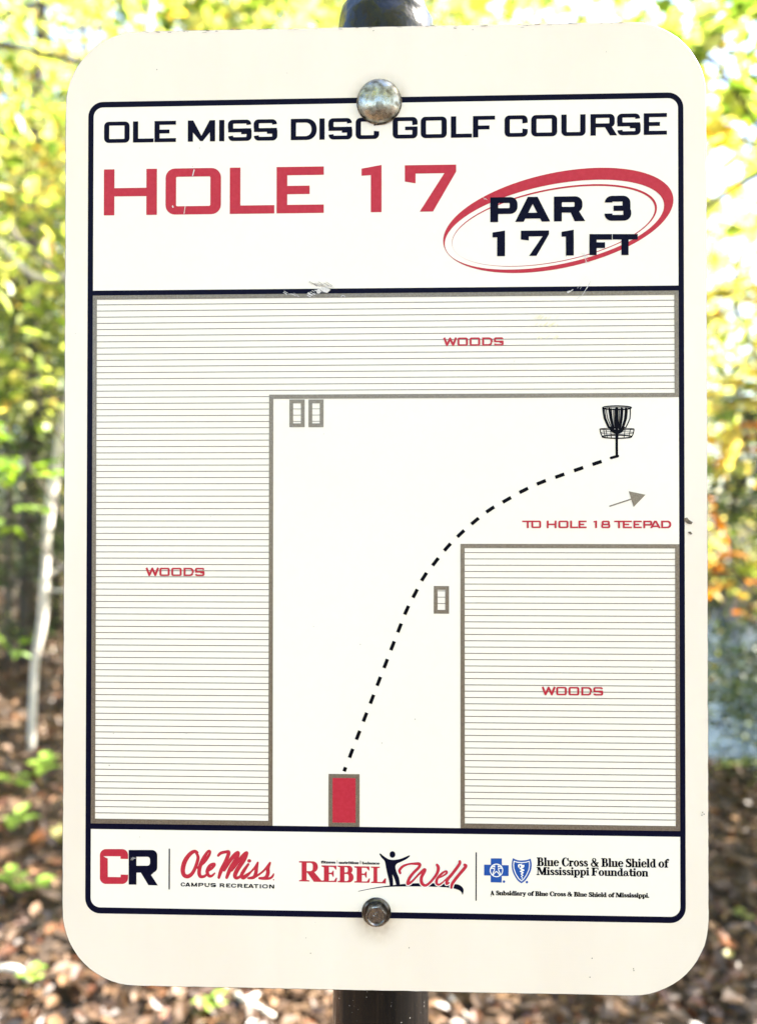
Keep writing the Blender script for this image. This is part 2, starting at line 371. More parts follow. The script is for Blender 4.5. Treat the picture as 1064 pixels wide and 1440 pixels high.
def rtext(word, p0, p1, cap, bold=0.0):
    """a word set between two baseline points (mm), cap height in mm"""
    adv = 0; parts = []
    for c in word:
        g, a = roman(c); parts.append((adv, g)); adv += a
    d = Vector((p1[0] - p0[0], p1[1] - p0[1])); kx = d.length / adv; d.normalize(); o = []
    for off, g in parts:
        for p, s in g:
            o.append(([(p0[0] + d.x * (off + q[0]) * kx + d.y * q[1] * cap, p0[1] + d.y * (off + q[0]) * kx - d.x * q[1] * cap) for q in p], s))
    if bold: o = [(grow(p, bold if s else -bold * .6), s) for p, s in o]
    return o

# ------------------------------------------------------------------ materials
def panel_mat():
    m, nt, out = new_mat('white sign enamel')
    p = N(nt, 'ShaderNodeBsdfPrincipled'); p.inputs['Roughness'].default_value = 0.38
    p.inputs['Coat Weight'].default_value = 0.25; p.inputs['Coat Roughness'].default_value = 0.2
    tc = N(nt, 'ShaderNodeTexCoord')
    mp = N(nt, 'ShaderNodeMapping'); mp.inputs['Scale'].default_value = (3, 1, 1); nt.links.new(tc.outputs['Object'], mp.inputs[0])
    nz = N(nt, 'ShaderNodeTexNoise', Scale=5.0, Detail=5.0, Roughness=0.6); nt.links.new(mp.outputs[0], nz.inputs['Vector'])
    base = ramp(nt, nz.outputs[0], [(0.3, (0.785, 0.68, 0.57)), (0.7, (0.83, 0.74, 0.635))])
    # contact shadow and grime rings under the two bolts and thin specks
    prev = base
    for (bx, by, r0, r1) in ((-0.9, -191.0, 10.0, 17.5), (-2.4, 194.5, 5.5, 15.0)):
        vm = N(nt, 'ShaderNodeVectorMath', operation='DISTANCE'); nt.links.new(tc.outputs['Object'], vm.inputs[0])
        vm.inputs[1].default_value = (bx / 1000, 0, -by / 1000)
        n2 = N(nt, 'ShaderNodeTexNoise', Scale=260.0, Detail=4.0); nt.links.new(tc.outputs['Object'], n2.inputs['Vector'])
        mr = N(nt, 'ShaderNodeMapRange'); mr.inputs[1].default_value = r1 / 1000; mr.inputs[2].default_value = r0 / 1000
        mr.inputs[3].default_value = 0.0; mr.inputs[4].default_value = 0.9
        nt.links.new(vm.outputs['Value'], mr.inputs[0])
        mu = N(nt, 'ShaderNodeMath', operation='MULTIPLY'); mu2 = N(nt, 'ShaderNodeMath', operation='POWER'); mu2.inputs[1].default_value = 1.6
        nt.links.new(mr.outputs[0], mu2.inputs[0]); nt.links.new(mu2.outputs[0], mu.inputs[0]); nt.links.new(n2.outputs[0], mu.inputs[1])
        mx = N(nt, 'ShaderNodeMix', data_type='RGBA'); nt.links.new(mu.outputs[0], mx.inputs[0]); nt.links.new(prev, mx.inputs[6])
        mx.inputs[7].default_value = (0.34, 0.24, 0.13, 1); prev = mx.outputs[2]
    n3 = N(nt, 'ShaderNodeTexNoise', Scale=330.0, Detail=1.0); nt.links.new(tc.outputs['Object'], n3.inputs['Vector'])
    sp = ramp(nt, n3.outputs[0], [(0.815, (0, 0, 0)), (0.83, (1, 1, 1))])
    mx = N(nt, 'ShaderNodeMix', data_type='RGBA'); nt.links.new(sp, mx.inputs[0]); nt.links.new(prev, mx.inputs[6]); mx.inputs[7].default_value = (0.25, 0.2, 0.15, 1)
    nt.links.new(mx.outputs[2], p.inputs['Base Color'])
    # brushed rolling marks under the film
    mp2 = N(nt, 'ShaderNodeMapping'); mp2.inputs['Scale'].default_value = (2, 1, 60); nt.links.new(tc.outputs['Object'], mp2.inputs[0])
    n4 = N(nt, 'ShaderNodeTexNoise', Scale=30.0, Detail=4.0); nt.links.new(mp2.outputs[0], n4.inputs['Vector'])
    b = N(nt, 'ShaderNodeBump', Strength=0.12, Distance=0.0003); nt.links.new(n4.outputs[0], b.inputs['Height']); nt.links.new(b.outputs[0], p.inputs['Normal'])
    nt.links.new(p.outputs[0], out.inputs[0]); return m
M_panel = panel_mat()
M_edge = pbr('weathered aluminium edge', (.10, .085, .07), .5, .3, noise=(400, (.03, .025, .02), .42, .6))
M_navy = pbr('navy ink', (.0028, .0030, .014), .34, noise=(900, (.005, .0055, .019), .4, .7), spec=.04)
M_black = pbr('black ink', (.003, .003, .006), .36, spec=.04)
M_red = pbr('red ink', (.44, .022, .040), .36, noise=(500, (.48, .028, .05), .4, .7), spec=.2)
M_brown = pbr('metallic bronze ink', (.165, .130, .095), .32, .4, noise=(1500, (.25, .205, .155), .35, .7), bump=(1800, .5, .0001))
M_blue = pbr('royal blue ink', (.008, .07, .32), .36, spec=.35)
M_white = pbr('white print', (.83, .81, .76), .4)
M_field = pbr('printed white field', (.84, .762, .665), .36, noise=(6, (.855, .785, .70), .35, .65))
M_scr = pbr('bared scratch', (.66, .62, .60), .4, noise=(900, (.3, .27, .25), .5, .8))
M_seat = pbr('contact shadow and dirt around the bolt', (.035, .028, .02), .85, noise=(900, (.3, .22, .14), .5, .62))  # near-black contact shadow tone, mottled with dirt
M_yel = pbr('yellowed film', (.80, .72, .42), .5)
M_grime = pbr('grime', (.10, .075, .05), .8, noise=(700, (.25, .2, .14), .4, .7))
M_bolt = pbr('galvanised bolt', (.42, .41, .36), .16, 1.0, noise=(260, (.10, .085, .055), .42, .68), bump=(420, .35, .0004), rvar=(300, .16, .5))
M_hex = pbr('zinc plated bolt', (.26, .25, .235), .2, 1.0, noise=(500, (.07, .06, .05), .45, .7), bump=(600, .35, .0003), rvar=(500, .16, .42))
def post_mat():
    m, nt, out = new_mat('dark painted pipe')
    p = N(nt, 'ShaderNodeBsdfPrincipled'); tc = N(nt, 'ShaderNodeTexCoord')
    n1 = N(nt, 'ShaderNodeTexNoise', Scale=750.0, Detail=2.0); nt.links.new(tc.outputs['Object'], n1.inputs['Vector'])
    c = ramp(nt, n1.outputs[0], [(0.71, (.005, .005, .005)), (0.76, (.3, .28, .26))])
    mp = N(nt, 'ShaderNodeMapping'); mp.inputs['Scale'].default_value = (1, 1, .25); nt.links.new(tc.outputs['Object'], mp.inputs[0])
    n2 = N(nt, 'ShaderNodeTexNoise', Scale=90.0, Detail=3.0); nt.links.new(mp.outputs[0], n2.inputs['Vector'])
    nt.links.new(c, p.inputs['Base Color']); p.inputs['Roughness'].default_value = .12
    p.inputs['Coat Weight'].default_value = .06; p.inputs['Coat Roughness'].default_value = .08; p.inputs['Specular IOR Level'].default_value = .22
    b = N(nt, 'ShaderNodeBump', Strength=.25, Distance=.0006); nt.links.new(n2.outputs[0], b.inputs['Height']); nt.links.new(b.outputs[0], p.inputs['Normal'])
    nt.links.new(p.outputs[0], out.inputs[0]); return m
M_post = post_mat()
M_cap = pbr('black plastic cap', (.004, .004, .005), .16, coat=.0, spec=.35, bump=(75, .55, .002))

# ------------------------------------------------------------------ the sign
SIGN = empty('course_sign', (0, 0, 0))
tag(SIGN, 'white tee sign for hole 17 with course map, bolted to a dark round post', 'sign')
W2, H2 = 152.4, 228.6
def panel():
    rng = random.Random(4)
    out0 = rr(-W2, -H2, W2, H2, 35.5, 14)
    # subdivide straight runs, tiny dents along the sheared edge
    pts = []
    for i in range(len(out0)):
        a, b = Vector(out0[i - 1]), Vector(out0[i]); n = max(1, int((b - a).length / 4))
        for k in range(n): pts.append(a.lerp(b, (k + 1) / n) + Vector((rng.uniform(-.09, .09), rng.uniform(-.09, .09))))
    n = len(pts); v = []; f = []; mi = []
    def inset(p, d):
        o = []
        for i in range(n):
            t = (p[(i + 1) % n] - p[i - 1]).normalized(); o.append(p[i] + Vector((-t.y, t.x)) * d)
        return o
    rings = [(0.35, 0.0), (0.0, 0.3), (0.0, 1.9), (0.3, 2.1)]
    for d, y in rings:
        for q in (inset(pts, d) if d else pts): v.append((q.x / 1000, y / 1000, -q.y / 1000))
    for r in range(3):
        for i in range(n):
            j = (i + 1) % n; f.append((r * n + i, r * n + j, (r + 1) * n + j, (r + 1) * n + i)); mi.append(1)
    f.append(tuple(range(n))[::-1]); mi.append(0)
    f.append(tuple(range(3 * n, 4 * n))); mi.append(1)
    return mesh_obj('sign_panel', v, f, [M_panel, M_edge], SIGN, mi)
dome_c = P(533, 140.5); hex_c = P(529, 1281.5)
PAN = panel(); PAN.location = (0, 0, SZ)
bpy.context.view_layer.update()

ink('print_field', add(rr(-141.0, -194.4, 141.5, 194.2, 7, 8)), M_field, PAN, 0.5)
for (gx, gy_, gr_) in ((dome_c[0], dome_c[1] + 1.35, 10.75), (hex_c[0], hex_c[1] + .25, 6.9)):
    ink('contact_shadow_grime', add(ell(gx, gy_, gr_, gr_, 40)), M_seat, PAN, 7)  # contact shadow painted under each bolt head, set slightly low, mixed with grime
# border frame with its two cross bars
bx0, bx1, by0, by1 = -141.2, 141.7, -194.6, 194.4
A = add(rr(bx0, by0, bx1, by1, 7.2, 8)) + cut(rr(bx0 + 2.6, by0 + 2.7, bx1 - 2.5, -103.5, (4.6, 4.6, 0, 0), 8)) + cut(rr(bx0 + 2.6, -101.1, bx1 - 2.5, 151.6)) + cut(rr(bx0 + 2.6, 154.3, bx1 - 2.5, by1 - 2.9, (0, 0, 4.6, 4.6), 8))
ink('border', A, M_navy, PAN, 1)

# title
yt, yb = -184.9, -174.7
f1 = view(120, 150, 3.547); f2 = view(400, 0, 3.8); f3 = view(540, 0, 2.0305)
A = wtext([('O', 95, 222), ('L', 239, 342), ('E', 346, 453), ('M', 512, 648), ('I', 668, 694), ('S', 712, 830), ('S', 840, 958)], f1, 125, yt, yb, 2.5, 1.85)
A += wtext([('D', 34, 172), ('I', 187, 214), ('S', 234, 362), ('C', 380, 505), ('G', 577, 710), ('O', 727, 866), ('L', 888, 1000)], f2, 680, yt, yb, 2.5, 1.85)
A += wtext([('F', 253, 316), ('C', 343, 409), ('O', 419, 493), ('U', 505, 574), ('R', 588, 664), ('S', 664, 731), ('E', 740, 806)], f3, 360, yt, yb, 2.5, 1.85)
ink('title_lettering', A, M_navy, PAN, 2)
f4 = view(80, 0, 2.217)
yt, yb = -161.9, -139.7
A = wtext([('H', 94, 358), ('O', 401, 677), ('L', 721, 943)], f1, 430, yt, yb, 5.1, 4.0) + wtext([('E', 685, 832)], f4, 600, yt, yb, 5.1, 4.0)
A += wtext([('1', 411, 518), ('7', 642, 916)], f2, 1000, yt, yb, 5.1, 4.0)
ink('hole_number', A, M_red, PAN, 2)

# swoosh ring: two eccentric tilted ellipses each (thick outer band, thin inner band)
def tell(cx, cy, hx, hy, sxy, n=96):
    l11 = hx; l21 = sxy / hx; l22 = math.sqrt(hy * hy - l21 * l21)
    return [P(cx + l11 * math.cos(t), cy + l21 * math.cos(t) + l22 * math.sin(t)) for t in (2 * math.pi * i / n for i in range(n))]
A = add(tell(784.4, 310, 161.7, 74, -4650)) + cut(tell(779, 316, 154.0, 63.2, -4150)) + add(tell(779, 317, 144, 58, -3550)) + cut(tell(777.7, 317.9, 142.3, 56.4, -3470))
ink('ellipse', A, M_red, PAN, 2)
f5 = view(680, 265, 4.836)
y1, y2 = f5(400, 57)[1], f5(400, 226)[1]
A = wtext([('P', 43, 228), ('A', 212, 450), ('R', 475, 688), ('3', 818, 1000)], f5, 140, y1, y2, 3.7, 2.75)
y1, y2 = f5(350, 287)[1], f5(350, 459)[1]
A += wtext([('1', 58, 143), ('7', 251, 442), ('1', 527, 610)], f5, 370, y1, y2, 3.7, 2.75)
def poly(f, pts): return add([f(*q) for q in pts])
A += poly(f5, [(716, 311), (869, 311), (869, 349), (765, 349), (765, 367), (822, 367), (822, 406), (765, 406), (765, 454), (716, 454)])
A += poly(f5, [(873, 311), (1044, 311), (1044, 348), (982, 348), (982, 454), (933, 454), (933, 348), (873, 348)])
ink('par_and_distance', A, M_navy, PAN, 3)

# map: hatching first, then frames
def box(p0, p1): return add(rr(p0[0], p0[1], p1[0], p1[1]))
wx0, wx1 = bx0 + 2.6, bx1 - 2.5
wt = -101.1
lx = P(384, 800)[0]; lyb = P(700, 559.5)[1]
rx0 = P(647, 900)[0]; ryt = P(800, 765)[1]
HL = []
hy = P(480, 380 + 204 / 4.433)[1]; hs = 2.965; hb = 149.6
k = 0
while hy + k * hs < hb:
    y = hy + k * hs; t = .185
    if y < lyb - 2: HL += add(rr(wx0 + 1, y - t, wx1 - 1, y + t))
    elif not (lyb - 2.2 < y < lyb): HL += add(rr(wx0 + 1, y - t, lx - 1, y + t))
    else: HL += add(rr(wx0 + 1, y - t, lx - 1.5, y + t))
    if y > ryt + 1.5: HL += add(rr(rx0 + 1, y - t, wx1 - 1, y + t))
    k += 1
ink('woods_hatching', HL, M_brown, PAN, 2)
t = 2.0
A = add(rr(wx0 + .02, wt + .02, lx, 151.55)) + add(rr(wx0 + .02, wt + .02, wx1 - .02, lyb)) + cut(rr(wx0 + t, wt + t, lx - t, 149.6)) + cut(rr(wx0 + t, wt + t, wx1 - t, lyb - t))
A += add(rr(rx0, ryt, wx1 - .02, 151.55)) + cut(rr(rx0 + t, ryt + t, wx1 - t, 149.6))
A += add(rr(*P(461.9, 1088.1), P(505.4, 1161)[0], 151.55))
x0, y0 = P(467.5, 1093.7); x1, y1 = P(499.9, 1156.9); PADR = (x0, y0, x1, y1)
A += cut(rr(*PADR))
ink('woods_outline', A, M_brown, PAN, 3)
ink('teepad_mark', add(rr(x0 + .01, y0 + .01, x1 - .01, y1 - .01)), M_red, PAN, 3)
for (a, b, c, d) in ((407, 561.9, 428.4, 600.7), (433.8, 561.9, 454.9, 600.7), (609.6, 824, 631, 863)):
    x0, y0 = P(a, b); x1, y1 = P(c, d); A = add(rr(x0, y0, x1, y1)) + cut(rr(x0 + 1.8, y0 + 1.8, x1 - 1.8, y1 - 1.8))
    for k in range(90):
        y = hy + k * hs + (0 if b < 700 else .3)
        if y0 + 2 < y < y1 - 1.9: A += add(rr(x0 + 1.0, y - .15, x1 - 1.0, y + .15))
    ink('tree_mark', A, M_brown, PAN, 3)

# small red lettering
f6 = view(725, 720, 4.626)
y1, y2 = f6(500, 56)[1], f6(500, 105)[1]
A = wtext([('T', 40, 112), ('O', 99, 163), ('H', 199, 263), ('O', 275, 340), ('L', 351, 402), ('E', 405, 458), ('1', 503, 526), ('8', 553, 612), ('T', 637, 700), ('E', 693, 752), ('E', 762, 816), ('P', 826, 884), ('A', 870, 940), ('D', 942, 1008)], f6, 80, y1, y2, .92, .74)
A += []
ink('teepad_lettering', A, M_red, PAN, 4)
wl = [('W', 82, 290), ('O', 296, 452), ('O', 477, 635), ('D', 664, 822), ('S', 840, 985)]
for (ox, oy) in ((615, 465), (197.5, 789), (753, 956)):
    s = 10.64 if ox == 615 else 10.64 * (1 if ox < 300 else .975)
    fv = view(ox, oy, s if ox == 615 else (10.9 if ox < 300 else 10.45))
    cy = fv(530, 165)[1]
    ink('woods_lettering', wtext(wl, fv, 165, cy - 1.97, cy + 1.97, .95, .74), M_red, PAN, 4)

# flight line: dashes at their traced centres
z4 = lambda x, y: (640 + x / 11.82, 690 + y / 11.82); z3 = lambda x, y: (470 + x / 6.26, 870 + y / 6.26)
dc = [(838.8, 651), (812.9, 659.7), (786.5, 669), (760.6, 678.3), (735.9, 689.6), z4(853, 153), z4(577, 313), z4(325, 506), z4(88, 714), (628.8, 769.3), (612, 790), (596, 811), (583.5, 834.5), (571.5, 858),
      z3(573, 81), z3(512, 238), z3(452, 394), z3(391, 551), z3(331, 708), z3(270, 866), z3(209, 1025), z3(148, 1184)]
dm = [P(*q) for q in dc]; A = []
for i, q in enumerate(dm):
    a, b = Vector(dm[max(i - 1, 0)]), Vector(dm[min(i + 1, len(dm) - 1)]); d = (b - a).normalized() * 2.25
    c = Vector(q); A += stroke([tuple(c - d), tuple(c + d)], 1.65, rnd=False)
e = P(*z3(93, 1325)); d = (Vector(dm[-1]) - Vector(dm[-2])).normalized() * 1.05
A += stroke([tuple(Vector(e) - d), tuple(Vector(e) + d)], 1.65, rnd=False)
ink('flight_line', A, M_black, PAN, 3)

# disc basket
b = view(820, 560, 11.82); ws = 1 / (11.82 * 2.97); A = []
def line(pts, wd): return brush(b, [(x, y, wd) for x, y in pts], ws, 2)
def ering(cx, cy, a_, b_, wd, n=26):
    return stroke([b(cx + a_ * math.cos(2 * math.pi * i / n), cy + b_ * math.sin(2 * math.pi * i / n)) for i in range(n + 1)], wd * ws)
A += ering(553, 158, 238, 30, 20) + ering(553, 172, 225, 22, 10)
for xt, xb, bow, wd in ((320, 420, 20, 26), (345, 440, 20, 16), (375, 470, 20, 14), (425, 492, 10, 34), (455, 505, 8, 20), (492, 520, 6, 11), (512, 526, 4, 11), (548, 548, 0, 56), (592, 574, -5, 14), (630, 596, -8, 40), (652, 612, -8, 14), (700, 640, -14, 36), (725, 655, -18, 14), (772, 690, -30, 18)):
    A += line([(xt, 175), ((xt + xb) / 2 - bow * 1.2, 340), (xb, 500)], wd)
A += line([(440, 490), (480, 550), (550, 575), (620, 555), (665, 490)], 40) + line([(470, 520), (550, 550), (630, 520)], 40)
A += ering(552, 512, 285, 14, 13) + ering(552, 575, 275, 22, 8) + ering(552, 640, 245, 26, 20) + line([(270, 515), (285, 590), (320, 650)], 16) + line([(835, 515), (822, 590), (790, 650)], 16)
for x in (340, 378, 450, 680, 765): A += line([(x - (552 - x) * .05, 515), (x + (552 - x) * .08, 655)], 11)
A += line([(552, 560), (550, 670)], 50) + line([(548, 660), (550, 970)], 42) + brush(b, [(455, 992, 46), (565, 962, 46)], ws, 1)
ink('disc_basket_icon', A, M_black, PAN, 3)

g = view(700, 540, 4.092)
A = stroke([g(638, 704), g(775, 659)], .62, rnd=False) + poly(g, [(750, 617), (846, 637), (778, 708)])
ink('arrow', A, M_brown, PAN, 3)

# ---- sponsor row
c = view(135, 1185, 9.67); A = []
A += add([c(*q) for q in rr(57, 86, 440, 560, 82, 8)])
A += cut([c(*q) for q in [(105, 183), (337, 184), (337, 219), (460, 221), (460, 436), (340, 432), (338, 467), (164, 465), (164, 214), (135, 203)]])
A += cut([c(*q) for q in [(447, 60), (480, 60), (480, 580), (447, 580)]])
ink('letter_c_logo', A, M_red, PAN, 2)
A = add([c(*q) for q in rr(448, 98, 836, 406, (0, 75, 70, 0), 8)]) + poly(c, [(448, 300), (553, 300), (553, 569), (448, 569)]) + cut([c(*q) for q in rr(553, 190, 738, 312, (0, 38, 38, 0), 6)])
A += poly(c, [(606, 395), (712, 395), (752, 440), (845, 580), (716, 576)]) + poly(c, [(655, 402), (790, 404), (750, 440), (700, 418)])
ink('letter_r_logo', A, M_navy, PAN, 2)
ink('divider', stroke([c(1000, 80), c(998, 634)], .62, rnd=False), M_navy, PAN, 2)
c7 = view(400, 1180, 3.8)
ink('divider', stroke([c7(1023, 70), c7(1022, 329)], .55, rnd=False), M_navy, PAN, 2)

o = view(245, 1190, 7.093); ws = 1 / (7.093 * 2.97); A = []
for pts in (
    [(232, 62, 26), (205, 50, 34), (160, 75, 40), (110, 145, 46), (88, 225, 46), (98, 285, 42), (140, 300, 40), (185, 265, 36), (220, 190, 34), (240, 110, 32), (222, 68, 26)],
    [(235, 215, 24), (300, 160, 26), (345, 95, 28), (360, 52, 22), (338, 50, 24), (300, 110, 38), (262, 190, 40), (250, 260, 38), (262, 300, 34), (300, 300, 28), (330, 275, 22)],
    [(322, 255, 18), (370, 225, 26), (402, 185, 30), (392, 172, 22), (355, 195, 34), (330, 250, 36), (345, 292, 32), (375, 295, 26), (405, 268, 16)],
    [(440, 92, 26), (465, 68, 30), (520, 55, 30), (545, 62, 36), (520, 140, 40), (470, 240, 40), (446, 312, 28)],
    [(500, 240, 26), (560, 140, 36), (612, 78, 40), (640, 66, 34), (618, 130, 42), (560, 225, 44), (524, 312, 30)],
    [(575, 240, 26), (640, 150, 34), (700, 80, 36), (726, 66, 30), (700, 130, 40), (632, 230, 44), (606, 292, 40), (622, 316, 32), (660, 300, 26), (690, 260, 22)],
    [(740, 178, 24), (700, 235, 34), (672, 290, 36), (690, 318, 28), (735, 290, 20), (790, 225, 18)],
    [(690, 300, 20), (770, 250, 18), (820, 190, 24), (834, 162, 20), (822, 205, 34), (815, 265, 36), (795, 308, 34), (740, 318, 22)],
    [(800, 310, 24), (880, 255, 20), (935, 195, 24), (956, 165, 22), (935, 215, 36), (935, 270, 38), (910, 315, 36), (850, 318, 24)],
    [(900, 322, 26), (950, 320, 24), (980, 300, 22), (992, 275, 14)]):
    A += brush(o, pts, ws, 3)
A += add([o(*q) for q in ell(749, 145, 20, 18)]) + add([o(*q) for q in ell(992, 333, 7, 7, 8)])
ink('script_logo', A, M_red, PAN, 2)
cm = [('C', 66, 113), ('A', 112, 163), ('M', 172, 230), ('P', 243, 294), ('U', 304, 355), ('S', 364, 418), ('R', 455, 505), ('E', 520, 562), ('C', 568, 622), ('R', 632, 685), ('E', 697, 738), ('A', 738, 795), ('T', 794, 842), ('I', 852, 868), ('O', 878, 936), ('N', 948, 998)]
A = []
for ch, a_, b_ in cm:
    yc = 380 + (a_ - 66) / 932 * 22
    x0, y0 = o(a_, yc - 20); x1, y1 = o(b_, yc + 20); A += wide(ch, x0, x1, y0, y1, .62, .42, 1.8)
ink('small_lettering', A, M_black, PAN, 2)

# REBEL capitals traced, figure, swoosh, script
q = view(415, 1190, 8.185)
A = poly(q, [(45, 170), (190, 172), (190, 190), (130, 188), (90, 200), (75, 250), (75, 188), (45, 186)])
A += add([q(*u) for u in rr(80, 172, 262, 300, (20, 62, 60, 0), 8)]) + cut([q(*u) for u in rr(132, 190, 203, 286, (0, 30, 30, 0), 6)]) + cut([q(*u) for u in [(132, 289), (300, 300), (300, 320), (132, 320)]])
A += poly(q, [(75, 215), (95, 180), (132, 180), (132, 385), (165, 393), (165, 405), (45, 403), (45, 390), (75, 385)]) + poly(q, [(132, 285), (210, 285), (300, 392), (330, 398), (330, 410), (215, 408), (140, 303), (132, 303)])
def serifE(x, w, yt_, yb_):
    s = w / 175
    return poly(q, [(x, yt_), (x + 168 * s, yt_ + 3), (x + 166 * s, yt_ + 50), (x + 156 * s, yt_ + 48), (x + 135 * s, yt_ + 20), (x + 83 * s, yt_ + 17), (x + 83 * s, yt_ + 84), (x + 112 * s, yt_ + 84), (x + 128 * s, yt_ + 60), (x + 137 * s, yt_ + 60), (x + 137 * s, yt_ + 132), (x + 128 * s, yt_ + 132), (x + 112 * s, yt_ + 102), (x + 83 * s, yt_ + 102), (x + 83 * s, yb_ - 16), (x + 140 * s, yb_ - 16), (x + 163 * s, yb_ - 52), (x + 175 * s, yb_ - 50), (x + 165 * s, yb_), (x, yb_ - 3), (x, yb_ - 15), (x + 27 * s, yb_ - 22), (x + 27 * s, yt_ + 22), (x, yt_ + 14)])
A += serifE(303, 180, 219, 412)
A += add([q(*u) for u in rr(515, 224, 660, 312, (0, 42, 40, 0), 8)]) + add([q(*u) for u in rr(515, 300, 672, 416, (0, 55, 56, 0), 8)]) + cut([q(*u) for u in rr(567, 240, 606, 300, (0, 25, 25, 0), 5)]) + cut([q(*u) for u in rr(567, 318, 614, 400, (0, 32, 35, 0), 5)])
A += poly(q, [(490, 222), (567, 224), (567, 416), (490, 413), (490, 400), (515, 396), (515, 240), (490, 236)])
A += serifE(680, 182, 229, 420)
A += poly(q, [(872, 232), (973, 235), (973, 247), (944, 252), (944, 410), (1000, 410), (1030, 368), (1046, 370), (1040, 428), (872, 422), (872, 410), (900, 404), (900, 250), (872, 246)])
ink('serif_logo_lettering', A, M_red, PAN, 2)
u = view(440, 1195, 9.673)
A = rtext('fitness', u(110, 182), u(306, 185), 1.2, .06) + rtext('nutrition', u(352, 187), u(622, 192), 1.15, .06) + rtext('balance', u(668, 194), u(905, 198), 1.15, .06) + stroke([u(330, 140), u(330, 186)], .16, rnd=False) + stroke([u(645, 145), u(645, 194)], .3, rnd=False)
ink('motto_lettering', A, M_navy, PAN, 3)
v = view(520, 1190, 7.338); ws = 1 / (7.338 * 2.97)
A = poly(v, smooth([(-120, 462), (40, 428), (200, 405), (400, 384), (600, 380), (800, 386), (900, 392), (945, 415), (965, 450), (955, 500), (940, 470), (900, 445), (800, 425), (600, 415), (400, 414), (200, 418), (40, 436), (-120, 467)], 3))
A += add([v(*t_) for t_ in ell(232, 84, 30, 34)])
A += poly(v, smooth([(97, 80), (108, 74), (140, 100), (190, 132), (235, 140), (290, 135), (340, 120), (400, 94), (412, 100), (380, 130), (320, 160), (275, 182), (262, 215), (275, 270), (300, 330), (310, 405)], 3) + [v and (275, 405)] + smooth([(272, 405), (258, 350), (232, 290), (238, 350), (238, 408)], 2) + smooth([(205, 408), (196, 350), (176, 270), (162, 200), (150, 150), (118, 115), (97, 80)], 3))
ink('figure_logo', A, M_navy, PAN, 2)
well = ([(312, 275, 26), (305, 245, 28), (340, 205, 26), (400, 182, 20), (460, 178, 26), (510, 182, 34), (505, 215, 30), (450, 270, 30), (405, 330, 32), (390, 385, 32), (440, 355, 22), (500, 290, 22), (560, 240, 34), (560, 262, 32), (530, 320, 34), (535, 380, 34), (575, 402, 28), (630, 360, 26), (690, 280, 30), (705, 220, 34), (690, 190, 28)],
        [(690, 330, 18), (750, 305, 18), (790, 275, 22), (785, 255, 20), (745, 275, 24), (695, 330, 28), (685, 375, 28), (710, 395, 22), (755, 365, 16), (800, 320, 14)],
        [(925, 155, 30), (920, 185, 32), (850, 280, 32), (800, 340, 32), (790, 385, 28), (815, 375, 16)],
        [(975, 190, 30), (985, 210, 34), (910, 300, 32), (850, 380, 32), (838, 425, 26)])
A = []
for p_ in well: A += brush(v, [(x, y, w_ + 18) for x, y, w_ in p_], ws, 3)
ink('script_outline', A, M_white, PAN, 3)
A = []
for p_ in well: A += brush(v, p_, ws, 3)
ink('well_script', A, M_red, PAN, 4)

# blue emblems
e = view(675, 1195, 13.3)
A = poly(e, [(195, 158), (402, 160), (402, 285), (528, 287), (526, 490), (400, 488), (398, 612), (192, 606), (192, 480), (68, 478), (70, 276), (195, 278)])
A += add([e(*p_) for p_ in smooth([(612, 155), (690, 190), (770, 198), (860, 190), (935, 165)], 4) + smooth([(940, 170), (958, 260), (945, 380), (890, 500), (830, 580), (768, 625)], 4) + smooth([(760, 622), (690, 565), (620, 450), (588, 340), (588, 240), (605, 160)], 4)])
A += add([e(*p_) for p_ in ell(440, 593, 24, 24, 12)]) + add([e(*p_) for p_ in ell(868, 603, 24, 24, 12)])
ink('blue_emblem', A, M_blue, PAN, 2)
ws = 1 / (13.3 * 2.97)
A = stroke([e(300 + 116 * math.cos(2 * math.pi * i / 28), 382 + 118 * math.sin(2 * math.pi * i / 28)) for i in range(29)], 17 * ws)
for p_ in ([(190, 345, 15), (265, 352, 15), (240, 420, 15), (225, 470, 15)], [(410, 345, 15), (335, 352, 15), (360, 420, 15), (378, 470, 15)], [(238, 470, 15), (298, 400, 15), (360, 470, 15)], [(215, 325, 14), (265, 300, 20), (262, 330, 10)], [(385, 325, 14), (335, 300, 20), (338, 330, 10)], [(255, 282, 8), (300, 270, 8), (345, 282, 8)]):
    A += brush(e, p_, ws, 2)
A += stroke([e(*p_) for p_ in [(628, 210), (700, 232), (780, 236), (850, 230), (912, 212), (918, 280), (905, 370), (860, 470), (812, 540), (768, 582), (715, 535), (660, 450), (625, 350), (620, 270), (628, 210)]], 15 * ws)
A += brush(e, [(720, 320, 22), (712, 285, 22), (745, 275, 22), (770, 300, 26), (810, 285, 16), (800, 320, 24), (740, 345, 24), (800, 370, 22), (810, 385, 16), (745, 400, 22), (800, 425, 18), (760, 450, 18), (795, 475, 16), (762, 495, 14), (785, 520, 12), (770, 545, 8)], ws, 2)
A += brush(e, [(768, 262, 16), (768, 330, 20), (770, 420, 14)], ws, 1)
ink('emblem_device', A, M_white, PAN, 3)
r = view(750, 1200, 10.64); r2 = view(845, 1200, 10.64)
A = rtext('Blue', r(46, 188), r(378, 190), 4.0, .05) + rtext('Cross', r(418, 192), r(810, 196), 4.0, .05) + rtext('&', r(850, 197), r(968, 199), 4.0, .05)
A += rtext('Blue', r2(-2, 200), r2(328, 204), 4.0, .05) + rtext('Shield', r2(362, 206), r2(818, 210), 4.0, .05) + rtext('of', r2(852, 210), r2(1008, 212), 4.0, .05)
A += rtext('Mississippi', r(42, 322), r(830, 330), 3.7, .05) + rtext('Foundation', r(862, 332), r2(700, 346), 3.7, .05)
ink('foundation_lettering', A, M_black, PAN, 2)
r = view(680, 1240, 8.867); r2 = view(795, 1240, 8.867)
A = []
